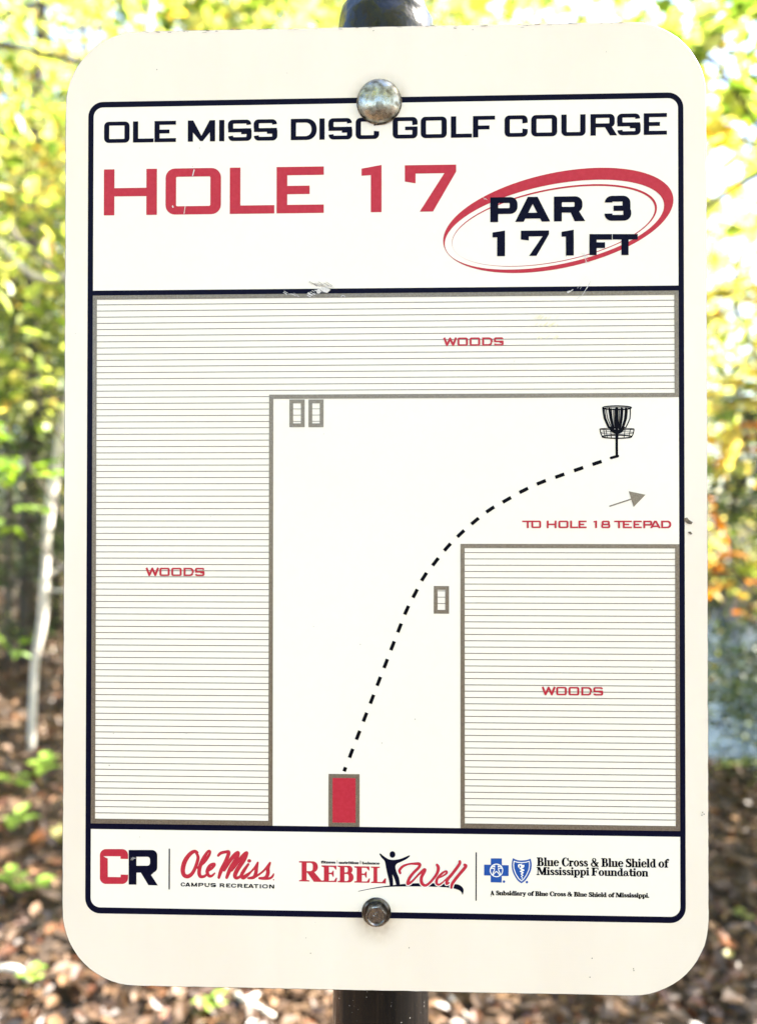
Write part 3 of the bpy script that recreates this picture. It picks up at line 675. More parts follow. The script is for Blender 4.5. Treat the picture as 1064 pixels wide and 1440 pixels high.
for wd, a_, b_ in (('A', (82, 166), (130, 166)), ('Subsidiary', (150, 166), (524, 171)), ('of', (546, 172), (622, 173)), ('Blue', (638, 174), (798, 176)), ('Cross', (820, 177), (1020, 179))):
    A += rtext(wd, r(*a_), r(*b_), 2.1, .08)
for wd, a_, b_ in (('&', (18, 180), (78, 181)), ('Blue', (100, 182), (262, 185)), ('Shield', (284, 186), (508, 189)), ('of', (530, 190), (604, 191)), ('Mississippi.', (620, 191), (1036, 197))):
    A += rtext(wd, r2(*a_), r2(*b_), 2.1, .08)
ink('subsidiary_lettering', A, M_black, PAN, 2)

# scratches and scuffs
rng = random.Random(9)
s1 = view(400, 390, 10.64); W = []; D = []
for i in range(34):
    x = rng.uniform(330, 690); y = 255 - (x - 330) * .30 + rng.uniform(-32, 32); l = rng.uniform(18, 70)
    W += stroke([s1(x, y), s1(x + l, y + l * rng.uniform(.35, .6))], rng.uniform(.06, .42), rnd=False)
W += add([s1(*p_) for p_ in ell(508, 212, 30, 34, 10)]) + poly(s1, [(530, 175), (560, 150), (650, 170), (690, 190), (640, 235), (590, 225), (560, 205)])
for i in range(12):
    x = rng.uniform(-20, 200); y = 215 + x * .25 + rng.uniform(-15, 20); l = rng.uniform(25, 80)
    W += stroke([s1(x, y), s1(x + l, y + l * .55)], rng.uniform(.06, .2), rnd=False)
W += [z for z in stroke([s1(850 + 25 + 26 * math.cos(t_), 300 + 28 * math.sin(t_)) for t_ in (3, 3.8, 4.6, 5.4, 6.2)], .25)]
for i in range(13):
    x = 360 + i * 22 + rng.uniform(-8, 8); y = 95 - abs(i - 4) * 8 + rng.uniform(-8, 8) + (40 if i > 7 else 0); l = rng.uniform(50, 120)
    D += stroke([s1(x, y), s1(x + l, y + l * .62)], rng.uniform(.08, .2), rnd=False)
W0, W = W, []
s2 = view(700, 380, 4.092)
for a_, b_, w_ in (((395, 128), (412, 122), .7), ((400, 132), (430, 112), .35), ((455, 105), (505, 35), .12), ((480, 150), (530, 65), .2), ((470, 110), (500, 60), .1), ((505, 110), (525, 78), .3), ((450, 168), (470, 150), .3)):
    W += stroke([s2(*a_), s2(*b_)], w_, rnd=False)
W15, W = W, []
for i in range(26):
    x = rng.uniform(195, 330); y = rng.choice((275, 318, 272, 316, 390)); l = rng.uniform(8, 26)
    W += stroke([s2(x, y + 8), s2(x + l, y + 8 - l)], rng.uniform(.1, .35), rnd=False)
W1, W = W, []
ink('yellowed_scuff', W1, M_yel, PAN, 6, 'faint yellowed scuff across the hatching at upper right'); W1 = W15
s3 = view(600, 220, 2.956)
for a_, b_, w_ in (((232, 172), (250, 182), .15), ((236, 180), (246, 176), .12), ((630, 395), (672, 420), .12), ((650, 400), (662, 445), .22), ((655, 440), (680, 440), .15), ((640, 402), (668, 432), .1), ((768, 322), (768, 346), .14)):
    W += stroke([s3(*a_), s3(*b_)], w_, rnd=False)
W2_, W = W, []
s4 = view(120, 150, 3.547)
for a_, b_, w_ in (((545, 315), (536, 348), .5), ((500, 497), (494, 536), .35), ((436, 495), (440, 505), .6)):
    W += stroke([s4(*a_), s4(*b_)], w_, rnd=False)
W3, W = W, []
for a_, b_ in (((480, 232), (510, 190)), ((495, 235), (525, 190)), ((510, 225), (545, 195)), ((480, 205), (550, 212))):
    W += stroke([c(*a_), c(*b_)], .12, rnd=False)
for w_, l_ in ((W0, 'white scrape across the navy bar left of centre'), (W1, 'thin scratches near the right end of the navy bar'), (W2_, 'hairline scratches across the red ring'), (W3, 'faint scratches on the red letter O'), (W, 'tiny scratches on the navy letter R')):
    ink('scratch', w_, M_scr, PAN, 6, l_)
ink('scuff', D, M_grime, PAN, 6, 'grey hairline scuffs above the white scrape'); D = []
s5 = view(900, 560, 3.27)
D += poly(s5, [(198, 552), (212, 548), (222, 560), (238, 570), (232, 580), (215, 577), (200, 565)]) + poly(s5, [(215, 615), (228, 613), (237, 624), (228, 628)])
ink('chip', D, M_grime, PAN, 7, 'brown chip in the film at the right margin'); D = []
s6 = view(540, 1140, 2.0305)
for (x, y) in ((907, 4), (911, 9), (905, 12), (711, 455), (710, 450), (592, 420), (71, 390), (586, 474)): D += add([s6(*p_) for p_ in ell(x, y, 1.6, 2.0, 6)])
SP = D; D = []
for i in range(60):      # nicks along the sheared top edge and upper corners
    x = rng.uniform(-118, 118); y = -H2 + rng.uniform(.3, 1.1) + (rng.random() < .15) * rng.uniform(0, 2.5)
    D += stroke([(x, y), (x + rng.uniform(.3, 2.6), y + rng.uniform(-.2, .2))], rng.uniform(.08, .3), rnd=False)
ink('edge_nicks', D, M_grime, PAN, 7)['kind'] = 'stuff'
D = SP
for i in range(26):
    D += add(ell(rng.uniform(-145, 145), rng.uniform(-215, 215), rng.uniform(.08, .28), rng.uniform(.08, .3), 6))
ink('specks', D, M_grime, PAN, 7)['kind'] = 'stuff'

# ------------------------------------------------------------------ bolts
def lathe(prof, n=40):
    """profile (radius, y towards the viewer is negative) in mm, about the Y axis"""
    v = []; f = []
    for r_, y in prof:
        for k in range(n):
            w_ = 2 * math.pi * k / n; v.append((r_ * math.cos(w_) / 1000, y / 1000, r_ * math.sin(w_) / 1000))
    for i in range(len(prof) - 1):
        for k in range(n):
            k2 = (k + 1) % n; f.append((i * n + k, i * n + k2, (i + 1) * n + k2, (i + 1) * n + k))
    f.append(tuple(range((len(prof) - 1) * n, len(prof) * n)))
    return v, f
prof = [(10.35, 0), (10.45, -.6)] + [(10.45 * math.cos(a), -.6 - 5.2 * math.sin(a)) for a in [R_(x) for x in (8, 16, 24, 32, 40, 48, 56, 64, 72, 80, 87)]]
v, f = lathe(prof, 48)
dx, dy = P(533, 140.5)
bo = mesh_obj('bolt', v, f, M_bolt, SIGN, smooth=True); bo.location = (dx / 1000, 0, SZ - (dy + 1.0) / 1000)
bo['label'] = 'domed carriage bolt head through the top of the sign'
# flanged hex bolt
hx, hy_ = P(529, 1281.5)
v, f = lathe([(6.55, 0), (6.6, -.5), (6.2, -1.1), (5.6, -1.5)], 40)
M_flange = pbr('dark zinc flange', (.11, .10, .09), .3, 1.0, noise=(500, (.03, .025, .02), .4, .7))
hb_ = mesh_obj('bolt', v, f, M_flange, SIGN, smooth=False); hb_.location = (hx / 1000, 0, SZ - hy_ / 1000)
hb_['label'] = 'flanged hex bolt head through the bottom of the sign'
def hexring(r_, y, rot=0.12): return [(r_ * math.cos(math.pi / 3 * k + rot) / 1000, y / 1000, r_ * math.sin(math.pi / 3 * k + rot) / 1000) for k in range(6)]
hm = MB(); n = 36
rings = []
def cring(rf_, y):
    o_ = []
    for k in range(n):
        a = 2 * math.pi * k / n; aa = (a - .12) % (math.pi / 3) - math.pi / 6
        hexr = 5.25 * math.cos(math.pi / 6) / math.cos(aa)
        o_.append((min(hexr, rf_) if rf_ > 0 else hexr, y, a))
    return o_
for rf_, y in ((-1, -1.3), (-1, -4.4), (4.95, -4.85), (4.15, -5.0), (3.65, -4.3), (0.01, -4.2)):
    rings.append([(r_ * math.cos(a) / 1000, yy / 1000, r_ * math.sin(a) / 1000) for r_, yy, a in cring(rf_, y)])
vv = [p_ for r_ in rings for p_ in r_]; ff = []
for i in range(len(rings) - 1):
    for k in range(n):
        k2 = (k + 1) % n; ff.append((i * n + k, i * n + k2, (i + 1) * n + k2, (i + 1) * n + k))
hh = mesh_obj('hex_head', vv, ff, M_hex, hb_)
em = MB()
for pts in ([(-1.3, .5), (-.9, 1.0), (-.2, .8), (-.2, .1), (-.9, -.1), (-1.3, .3)], [(-.2, 1.4), (.5, 1.3), (.9, 1.6)], [(-.6, -.9), (.1, -.8), (.8, -.5), (.9, .1)], [(.3, -.5), (.8, .4)]):
    em.tube([(x / 1000, -.0043, z / 1000) for x, z in smooth(pts, 3)], .00022, 6)
em.build('head_marking', M_hex, hb_)

# ------------------------------------------------------------------ post
pb = at(535, 1420, .0265); pt = at(541.5, 20, .0265)
slope = (pt.x - pb.x) / (pt.z - pb.z)
def pxz(z): return pb.x + slope * (z - pb.z)
n = 64; rad = .02415
top = at(541.5, 37, .0265).z - .0104; v = []; f = []
zs = [-.25] + [i * .1 for i in range(0, 16)] + [top + .004]
for z in zs:
    for k in range(n):
        a = 2 * math.pi * k / n; v.append((pxz(z) + rad * math.cos(a), .0265 + rad * math.sin(a), z))
for i in range(len(zs) - 1):
    for k in range(n):
        k2 = (k + 1) % n; f.append((i * n + k, i * n + k2, (i + 1) * n + k2, (i + 1) * n + k))
PO = mesh_obj('post', v, f, M_post, SIGN, smooth=True)
rng = random.Random(3); v = []; f = []
prof = [(24.9, -22), (25.2, -20), (25.1, -6), (24.9, 0)] + [(24.7 * math.cos(R_(a)) ** .9, 33 * math.sin(R_(a))) for a in range(6, 90, 6)] + [(.4, 33)]
for i, (r_, z) in enumerate(prof):
    for k in range(n):
        a = 2 * math.pi * k / n
        wr = 0
        if z > 4 and z < 32:
            wr = .9 * math.sin(3 * a + z * .25) + .6 * math.sin(7 * a - z * .5 + 1) + .5 * math.sin(z * .9 + 2 * a)
            if 15 < z < 21: wr -= 1.0
        rr_ = (r_ + wr * .55) / 1000
        v.append((pxz(top) + rr_ * math.cos(a), .0265 + rr_ * math.sin(a), top + z / 1000 + (.0008 * math.sin(2 * a + 1) if z > 4 else 0)))
for i in range(len(prof) - 1):
    for k in range(n):
        k2 = (k + 1) % n; f.append((i * n + k, i * n + k2, (i + 1) * n + k2, (i + 1) * n + k))
f.append(tuple(range((len(prof) - 1) * n, len(prof) * n)))
mesh_obj('post_cap', v, f, M_cap, PO, smooth=True)

# ------------------------------------------------------------------ ground, water
def sstep(a, b, x):
    t = max(0.0, min(1.0, (x - a) / (b - a))); return t * t * (3 - 2 * t)
WL = -0.95
def gz(x, y):
    h = 0.05 * math.sin(x * 0.9 + 1) * math.cos(y * 0.7) + 0.03 * math.sin(x * 2.3 + y * 1.7)
    h *= sstep(0.3, 2.5, math.hypot(x, y))
    h += 0.035 * max(0, y - 3) * sstep(1.5, -2.5, x - 0.05 * y) * (1 if y < 60 else 60 / y)
    d = math.hypot((x - 8.6) / 7.6, (y - 11.6) / 8.2)
    h -= 1.7 * sstep(1.30, 0.86, d)
    return h
def axis(lo, hi, near, step, grow=1.16):
    o = [near]; s_ = step; x = near
    while x < hi: x += s_; o.append(min(x, hi)); s_ *= grow if abs(x) > 14 else 1.0
    x = near; s_ = step
    while x > lo: x -= s_; o.insert(0, max(x, lo)); s_ *= grow if abs(x) > 14 else 1.0
    return o
xs = axis(-420, 420, 0.0, .4); ys = axis(-420, 420, 0.0, .4)
gv = [(x, y, gz(x, y)) for y in ys for x in xs]; nx = len(xs)
gf = [(j * nx + i, j * nx + i + 1, (j + 1) * nx + i + 1, (j + 1) * nx + i) for j in range(len(ys) - 1) for i in range(nx - 1)]
def ground_mat():
    m, nt, out = new_mat('forest floor'); p = N(nt, 'ShaderNodeBsdfPrincipled'); p.inputs['Roughness'].default_value = .9
    tc = N(nt, 'ShaderNodeTexCoord')
    v1 = N(nt, 'ShaderNodeTexVoronoi', Scale=16.0); nt.links.new(tc.outputs['Object'], v1.inputs['Vector'])
    c1 = ramp(nt, v1.outputs['Color'], [(0.0, (.02, .011, .006)), (.35, (.05, .027, .014)), (.6, (.09, .052, .026)), (1, (.16, .10, .055))])
    n1 = N(nt, 'ShaderNodeTexNoise', Scale=1.3, Detail=6.0); nt.links.new(tc.outputs['Object'], n1.inputs['Vector'])
    mx = N(nt, 'ShaderNodeMix', data_type='RGBA'); nt.links.new(ramp(nt, n1.outputs[0], [(.4, (0, 0, 0)), (.62, (1, 1, 1))]), mx.inputs[0])
    nt.links.new(c1, mx.inputs[6]); mx.inputs[7].default_value = (.025, .015, .009, 1)
    nt.links.new(mx.outputs[2], p.inputs['Base Color'])
    b = N(nt, 'ShaderNodeBump', Strength=.8, Distance=.02); nt.links.new(v1.outputs['Distance'], b.inputs['Height']); nt.links.new(b.outputs[0], p.inputs['Normal'])
    nt.links.new(p.outputs[0], out.inputs[0]); return m
GR = mesh_obj('ground', gv, gf, ground_mat(), smooth=True); tag(GR, kind='structure')
def water_mat():
    m, nt, out = new_mat('pond water'); p = N(nt, 'ShaderNodeBsdfPrincipled')
    p.inputs['Base Color'].default_value = (.008, .018, .034, 1); p.inputs['Roughness'].default_value = .04; p.inputs['IOR'].default_value = 1.33
    p.inputs['Specular IOR Level'].default_value = .5
    tc = N(nt, 'ShaderNodeTexCoord'); mp = N(nt, 'ShaderNodeMapping'); mp.inputs['Scale'].default_value = (1, 1.6, 1); nt.links.new(tc.outputs['Object'], mp.inputs[0])
    n1 = N(nt, 'ShaderNodeTexNoise', Scale=3.5, Detail=3.0); nt.links.new(mp.outputs[0], n1.inputs['Vector'])
    b = N(nt, 'ShaderNodeBump', Strength=.35, Distance=.06); nt.links.new(n1.outputs[0], b.inputs['Height']); nt.links.new(b.outputs[0], p.inputs['Normal'])
    nt.links.new(p.outputs[0], out.inputs[0]); return m
wv = [(8.6 + 9.6 * math.cos(a), 11.6 + 10.2 * math.sin(a), WL) for a in (2 * math.pi * i / 64 for i in range(64))]
WA = mesh_obj('water', wv, [tuple(range(64))], water_mat()); tag(WA, kind='structure')

# ------------------------------------------------------------------ leaf materials
L_green = leaf_mat('green leaves', [(.045, .085, .012), (.15, .205, .035), (.30, .345, .075), (.42, .42, .12), (.10, .15, .022)], .55, 1.6)
L_yellow = leaf_mat('yellow leaves', [(.46, .44, .13), (.60, .48, .14), (.40, .43, .12), (.5, .28, .06), (.26, .35, .07)], .55, 1.6)
L_orange = leaf_mat('orange leaves', [(.42, .14, .025), (.5, .22, .05), (.3, .08, .02), (.45, .28, .08)], .5, 1.3)
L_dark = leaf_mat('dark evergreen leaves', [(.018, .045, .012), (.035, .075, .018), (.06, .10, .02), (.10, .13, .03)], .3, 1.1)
L_seed = leaf_mat('seedling leaves', [(.14, .26, .03), (.22, .36, .05), (.30, .42, .06)], .45, 1.3)
L_litter = leaf_mat('fallen leaves', [(.022, .010, .005), (.042, .020, .010), (.075, .038, .018), (.125, .070, .036), (.21, .12, .065), (.11, .036, .014), (.032, .016, .008), (.105, .060, .030)], .15)
def bark(name, c0, c1, sc=18):
    m, nt, out = new_mat(name); p = N(nt, 'ShaderNodeBsdfPrincipled'); p.inputs['Roughness'].default_value = .85
    tc = N(nt, 'ShaderNodeTexCoord'); mp = N(nt, 'ShaderNodeMapping'); mp.inputs['Scale'].default_value = (1, 1, .22); nt.links.new(tc.outputs['Object'], mp.inputs[0])
    n1 = N(nt, 'ShaderNodeTexNoise', Scale=float(sc), Detail=6.0); nt.links.new(mp.outputs[0], n1.inputs['Vector'])
    nt.links.new(ramp(nt, n1.outputs[0], [(.35, c0), (.65, c1)]), p.inputs['Base Color'])
    b = N(nt, 'ShaderNodeBump', Strength=.7, Distance=.01); nt.links.new(n1.outputs[0], b.inputs['Height']); nt.links.new(b.outputs[0], p.inputs['Normal'])
    nt.links.new(p.outputs[0], out.inputs[0]); return m
B_dark = bark('dark furrowed bark', (.022, .017, .013), (.07, .055, .042))
B_grey = bark('grey bark', (.07, .058, .046), (.16, .14, .115))
B_pale = bark('pale bark', (.45, .41, .35), (.66, .62, .55), 30)

# ------------------------------------------------------------------ foliage
def leaf(v, f, c, d, up, L, lobed=False, rng=None):
    d = d.normalized(); s = d.cross(up)
    if s.length < .05: s = d.cross(Vector((1, .2, 0)))
    s.normalize(); nrm = s.cross(d).normalized(); b = len(v)
    if not lobed:
        for (a, w_, h) in ((0, 0, 0), (.35, .27, .07), (.72, .22, .04), (1, 0, -.06), (.72, -.22, .04), (.35, -.27, .07)):
            v.append(tuple(c + d * (a * L) + s * (w_ * L) + nrm * (h * L)))
        f.append((b, b + 1, b + 2, b + 3)); f.append((b, b + 3, b + 4, b + 5))
    else:
        pr = ((0, 0), (.18, .30), (.10, .52), (.42, .36), (.66, .56), (.68, .24), (1.05, 0), (.68, -.24), (.66, -.56), (.42, -.36), (.10, -.52), (.18, -.30))
        v.append(tuple(c + d * (.4 * L) + nrm * (-.03 * L)))
        for a, w_ in pr: v.append(tuple(c + d * (a * L) + s * (w_ * L) + nrm * (abs(w_) * .18 * L)))
        for k in range(12): f.append((b, b + 1 + k, b + 1 + (k + 1) % 12))
def rv(rng): return Vector((rng.gauss(0, 1), rng.gauss(0, 1), rng.gauss(0, 1)))
def tree_meshes(seed, H, r0, base, cr, nleaf, L, bmat, lmats, mix, nlimb=16, spread=.5, lobed=False, top=1.0, lean=.4, flat=1.0):
    rng = random.Random(seed); mb = MB(); tr = []
    ph = rng.uniform(0, 6)
    for i in range(9):
        t = i / 8; tr.append(Vector((lean * math.sin(t * 2.2 + ph) * t * H * .06, lean * math.cos(t * 1.7 + ph) * t * H * .06, t * H)))
    tr[0].z = -.15
    mb.tube(tr, [r0 * (1.25 if i == 0 else (1 - .85 * i / 8)) for i in range(9)], 9)
    def tp(z):
        t = max(0, min(.999, z / H)) * 8; i = int(t); return tr[i].lerp(tr[i + 1], t - i)
    tips = []
    for k in range(nlimb):
        u = (k + .5) / nlimb; z = base + (H * .97 - base) * u; a = k * 2.4 + rng.uniform(-.4, .4)
        prof = math.sin(math.pi * (0.18 + .8 * u)) ** .7 * (1 - .35 * (1 - top) * u)
        ln = cr * prof * rng.uniform(.75, 1.15); rise = rng.uniform(.15, .55) * flat
        p = tp(z); r1 = r0 * (1 - .85 * z / H) * .5; q = [p]; d = Vector((math.cos(a), math.sin(a), rise)).normalized()
        for j in range(4):
            d = (d + rv(rng) * .13).normalized(); q.append(q[-1] + d * ln / 4)
        mb.tube(q, [r1, r1 * .8, r1 * .55, r1 * .35, r1 * .12], 5)
        for j in (1, 2, 3, 4):
            tips.append((q[j], d, .6 if j < 3 else 1.0))
            for sgn in (-1, 1):
                sd_ = Vector((-d.y * sgn, d.x * sgn, rng.uniform(-.1, .5))).normalized(); e_ = (d * .6 + sd_).normalized()
                l2 = ln * rng.uniform(.25, .45); q2 = [q[j], q[j] + e_ * l2 * .5, q[j] + e_ * l2 + Vector((0, 0, -.05 * l2))]
                mb.tube(q2, [r1 * .35, r1 * .2, r1 * .06], 4); tips.append((q2[1], e_, .8)); tips.append((q2[2], e_, 1.0))
    lv = [[] for _ in lmats]; lf = [[] for _ in lmats]; ctr = Vector((0, 0, (base + H) / 2))
    v, f, mi = [], [], []
    wsum = [w_ for _, _, w_ in tips]
    cm_ = [rng.random() for _ in tips]
    for i in range(nleaf):
        k = rng.choices(range(len(tips)), wsum)[0]; c, d, _ = tips[k]
        c = c + rv(rng) * spread * rng.uniform(.3, 1) * Vector((1, 1, .55)).length / 1.5 * .8
        c.z = c.z - abs(rng.gauss(0, .1)) * spread
        dd = (rv(rng) * .8 + d + Vector((0, 0, -.35))).normalized(); upn = Vector((rng.gauss(0, .45), rng.gauss(0, .45), 1))
        n0 = len(f); leaf(v, f, c, dd, upn, L * rng.uniform(.65, 1.25), lobed)
        x = (cm_[k] * .6 + rng.random() * .4); m_ = 0; acc = 0
        for j, q_ in enumerate(mix):
            acc += q_
            if x < acc: m_ = j; break
        mi += [m_] * (len(f) - n0)
    me1 = bpy.data.meshes.new('trunk'); me1.from_pydata(mb.v, [], mb.f); me1.materials.append(bmat); me1.polygons.foreach_set('use_smooth', [True] * len(me1.polygons))
    me2 = bpy.data.meshes.new('crown'); me2.from_pydata(v, [], f)
    for m_ in lmats: me2.materials.append(m_)
    me2.polygons.foreach_set('material_index', mi)
    return me1, me2
def place(name, meshes, x, y, rz, sc, label, cat, group=None, z=None):
    t = empty(name, (x, y, gz(x, y) if z is None else z), rz); t.scale = (sc, sc, sc)
    tag(t, label, cat, group)
    for nm, me in zip(('trunk', 'crown'), meshes):
        o = bpy.data.objects.new(nm, me); COL.objects.link(o); o.parent = t
    return t

T_tall = [tree_meshes(11, 15, .17, 4.2, 3.6, 5500, .165, B_grey, [L_green, L_yellow], (.65, .35), 20, .75),
          tree_meshes(12, 17, .20, 5.5, 3.8, 5500, .165, B_dark, [L_green, L_yellow], (.8, .2), 20, .8),
          tree_meshes(13, 13, .12, 3.2, 3.0, 4500, .14, B_grey, [L_yellow, L_green, L_orange], (.55, .37, .08), 18, .7)]
T_low = [tree_meshes(21, 5.2, .035, 1.7, 1.7, 3200, .085, B_dark, [L_green, L_yellow], (.7, .3), 14, .32, flat=.6),
         tree_meshes(22, 4.6, .03, 1.3, 1.6, 3000, .08, B_grey, [L_green, L_yellow, L_orange], (.5, .42, .08), 14, .3, flat=.6),
         tree_meshes(23, 4.8, .035, 1.6, 1.5, 1500, .11, B_dark, [L_green, L_yellow, L_orange], (.62, .3, .08), 12, .3, lobed=True, flat=.7)]
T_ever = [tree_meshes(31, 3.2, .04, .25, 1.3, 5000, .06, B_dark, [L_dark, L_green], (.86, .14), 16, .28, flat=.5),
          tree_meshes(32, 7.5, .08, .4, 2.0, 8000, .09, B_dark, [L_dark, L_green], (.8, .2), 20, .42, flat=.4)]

# tall trees of the wood
rng = random.Random(77)
tall = []
def okp(x, y, dmin):
    if math.hypot((x - 8.6) / 7.6, (y - 11.6) / 8.2) < 1.2: return False
    return all((x - a) ** 2 + (y - b) ** 2 > dmin * dmin for a, b in tall)
tries = 0
while len(tall) < 60 and tries < 6000:
    tries += 1; y = rng.uniform(7.5, 46); x = rng.uniform(-.85, .85) * (y + 6)
    if okp(x, y, 2.6 + y * .03): tall.append((x, y))
tl = ['slender tall woodland tree with pale yellow green leaves, one of the wood beyond the sign',
      'tall dark barked woodland tree with green leaves, one of the wood beyond the sign',
      'tall woodland tree turning yellow and orange, one of the wood beyond the sign']
nm = ['tall_tree', 'tall_tree', 'tall_tree']
for i, (x, y) in enumerate(tall):
    k = rng.choice((0, 1, 2)) if x < 3 else rng.choice((0, 2, 2))
    place('tall_tree', T_tall[k], x, y, rng.uniform(0, 6.28), rng.uniform(.85, 1.2), tl[k], 'tree', 'tall trees of the wood beyond the sign')
# the dark trunk seen just over the top edge of the plate
tp_ = at(362, 30, 8.2)
place('tall_tree', T_tall[1], tp_.x, 8.2, .6, .8, 'dark trunk showing just above the top edge of the sign, left of the post cap', 'tree')
# evergreen and leafy undergrowth closing the horizon
und = []
tries = 0
while len(und) < 46 and tries < 4000:
    tries += 1; y = rng.uniform(8, 30); x = rng.uniform(-.8, .8) * (y + 5)
    if math.hypot((x - 8.6) / 7.6, (y - 11.6) / 8.2) > 1.12 and all((x - a) ** 2 + (y - b) ** 2 > 2.2 for a, b in und): und.append((x, y))
for i, (x, y) in enumerate(und):
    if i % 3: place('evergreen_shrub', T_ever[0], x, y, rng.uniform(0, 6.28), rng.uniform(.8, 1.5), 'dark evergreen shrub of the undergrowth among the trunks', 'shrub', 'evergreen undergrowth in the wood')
    else: place('understorey_tree', T_low[i % 2], x, y, rng.uniform(0, 6.28), rng.uniform(.8, 1.3), 'small leafy understorey tree standing far among the tall trunks', 'tree', 'small trees of the far undergrowth')

# near small trees, each placed where its crown shows round the plate
near = [
 (0, -2.75, 3.3, .3, 1.0, 'small green leafed tree leaning in at the upper left of the sign', 'small_tree'),
 (2, -.9, 5.2, 1.9, 1.15, 'small tree whose green leaves fill the gap above the upper left corner', 'small_tree'),
 (2, .5, 6.6, 4.4, 1.5, 'small tree with big lobed leaves above the top edge, right of the post cap', 'small_tree'),
 (2, 3.3, 4.6, 2.9, 1.3, 'small tree with big lobed green leaves at the upper right corner', 'small_tree'),
 (1, -3.4, 6.2, 1.0, 1.1, 'small yellow green tree behind the pale sapling on the left', 'small_tree'),
 (1, 3.7, 5.4, .9, 1.05, 'small yellowing tree at the right, above the bank of the pond', 'small_tree'),
 (0, -4.6, 7.4, 5.0, 1.2, 'small green tree deep in shade at the left edge', 'small_tree'),
 (1, 2.4, 8.0, 3.0, 1.3, 'small yellowing tree rising behind the sign', 'small_tree')]
for k, x, y, rz, sc, lb, n_ in near: place(n_, T_low[k], x, y, rz, sc, lb, 'tree')
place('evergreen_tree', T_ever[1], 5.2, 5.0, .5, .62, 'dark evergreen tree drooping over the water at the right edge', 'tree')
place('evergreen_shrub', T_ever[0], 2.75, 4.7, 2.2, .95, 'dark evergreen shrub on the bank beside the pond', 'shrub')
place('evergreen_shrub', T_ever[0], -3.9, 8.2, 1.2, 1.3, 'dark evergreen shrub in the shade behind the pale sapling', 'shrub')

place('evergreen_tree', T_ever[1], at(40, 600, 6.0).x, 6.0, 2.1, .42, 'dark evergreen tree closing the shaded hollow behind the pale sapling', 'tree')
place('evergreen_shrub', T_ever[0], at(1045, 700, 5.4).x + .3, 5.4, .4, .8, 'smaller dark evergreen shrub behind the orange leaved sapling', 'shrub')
place('evergreen_shrub', T_ever[0], 3.15, 3.1, 4.4, .95, 'dark evergreen shrub added unseen past the right edge, shading the brown floor', 'shrub')  # unseen shrub, added to keep sun off the right floor
place('evergreen_shrub', T_ever[0], 3.0, 2.35, 1.4, .85, 'smallest dark evergreen shrub, added unseen past the right edge to shade the lower right floor', 'shrub')  # second added sun blocker, out of view
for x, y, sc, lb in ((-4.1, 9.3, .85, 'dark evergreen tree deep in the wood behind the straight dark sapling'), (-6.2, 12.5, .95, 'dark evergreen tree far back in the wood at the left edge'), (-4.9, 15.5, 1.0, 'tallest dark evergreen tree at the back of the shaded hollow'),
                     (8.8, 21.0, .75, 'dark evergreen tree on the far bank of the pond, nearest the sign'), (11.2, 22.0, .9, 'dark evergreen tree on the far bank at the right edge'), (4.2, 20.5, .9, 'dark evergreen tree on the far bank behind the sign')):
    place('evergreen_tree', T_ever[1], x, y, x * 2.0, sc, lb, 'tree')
# trees standing behind the photographer: seen mirrored in the domed bolt and the pipe
back = [(-5.5, -6.5), (-2.6, -9.5), (3.4, -8.0), (6.5, -5.5), (2.2, -14), (-9, -11), (8.5, -12), (-8.5, -2.5), (9.0, -.5), (-4.5, -15), (4.8, -15)]
for i, (x, y) in enumerate(back):
    place('tall_tree', T_tall[i % 3], x, y, i * 1.3, .95, 'tall tree behind the photographer, mirrored in the domed bolt', 'tree', 'trees mirrored in the bolt')

# ------------------------------------------------------------------ singular stems at the left
def stem(name, pts, rads, mat, label, cat, twigs=(), leaves=None):
    p0 = Vector(pts[0]); t = empty(name, p0); tag(t, label, cat)
    mb = MB(); mb.tube([Vector(p) - p0 for p in smooth([tuple(p) for p in pts], 4)], [a[0] for a in smooth([(r_,) for r_ in rads], 4)], 10)
    o = mb.build('trunk', mat, t, True)
    for q in twigs:
        tb = MB(); qq = smooth([tuple(Vector(a) - p0) for a in q[0]], 3); tb.tube(qq, [q[1] * (1 - .6 * i / len(qq)) for i in range(len(qq))], 7); tb.build('branch', mat, t, True)
    return t
def gpt(px, py):
    d = ray(px, py); p = CAM.copy(); 
    for i in range(4000):
        p = p + d.normalized() * .01
        if p.z < gz(p.x, p.y): break
    return p
Y = 4.2
g0 = gpt(44, 1052); Y = g0.y
stem('pale_sapling', [g0 + Vector((0, 0, -.1)), at(46, 1000, Y), at(50, 930, Y), at(60, 870, Y), at(64, 800, Y), at(68, 740, Y), at(77, 670, Y), at(90, 600, Y), at(112, 500, Y), at(150, 330, Y), at(200, 100, Y), at(230, -150, Y)],
     [.024, .021, .021, .026, .023, .025, .031, .028, .027, .028, .022, .012], B_pale, 'thin pale sunlit trunk leaning behind the left edge of the sign', 'sapling',
     [([at(62, 812, Y), at(78, 804, Y), at(100, 788, Y - .1), at(130, 760, Y - .1)], .013), ([at(60, 826, Y), at(75, 830, Y), at(92, 829, Y - .1), at(130, 815, Y - .1)], .010)])
g1 = gpt(12, 905); Y = g1.y
stem('broken_sapling', [g1, at(17, 842, Y), at(24, 815, Y), at(33, 800, Y), at(33, 745, Y), at(36, 712, Y)], [.035, .035, .04, .03, .045, .03], B_grey, 'short broken grey sapling at the left edge beside the pale trunk', 'sapling')
g2 = gpt(38, 930); Y = g2.y
stem('dark_sapling', [g2, at(40, 820, Y), at(42, 700, Y), at(48, 560, Y), at(44, 300, Y), at(60, 0, Y)], [.075, .07, .06, .06, .05, .035], B_dark, 'straight dark sapling trunk just left of the pale sunlit one', 'sapling')
Y = 2.9
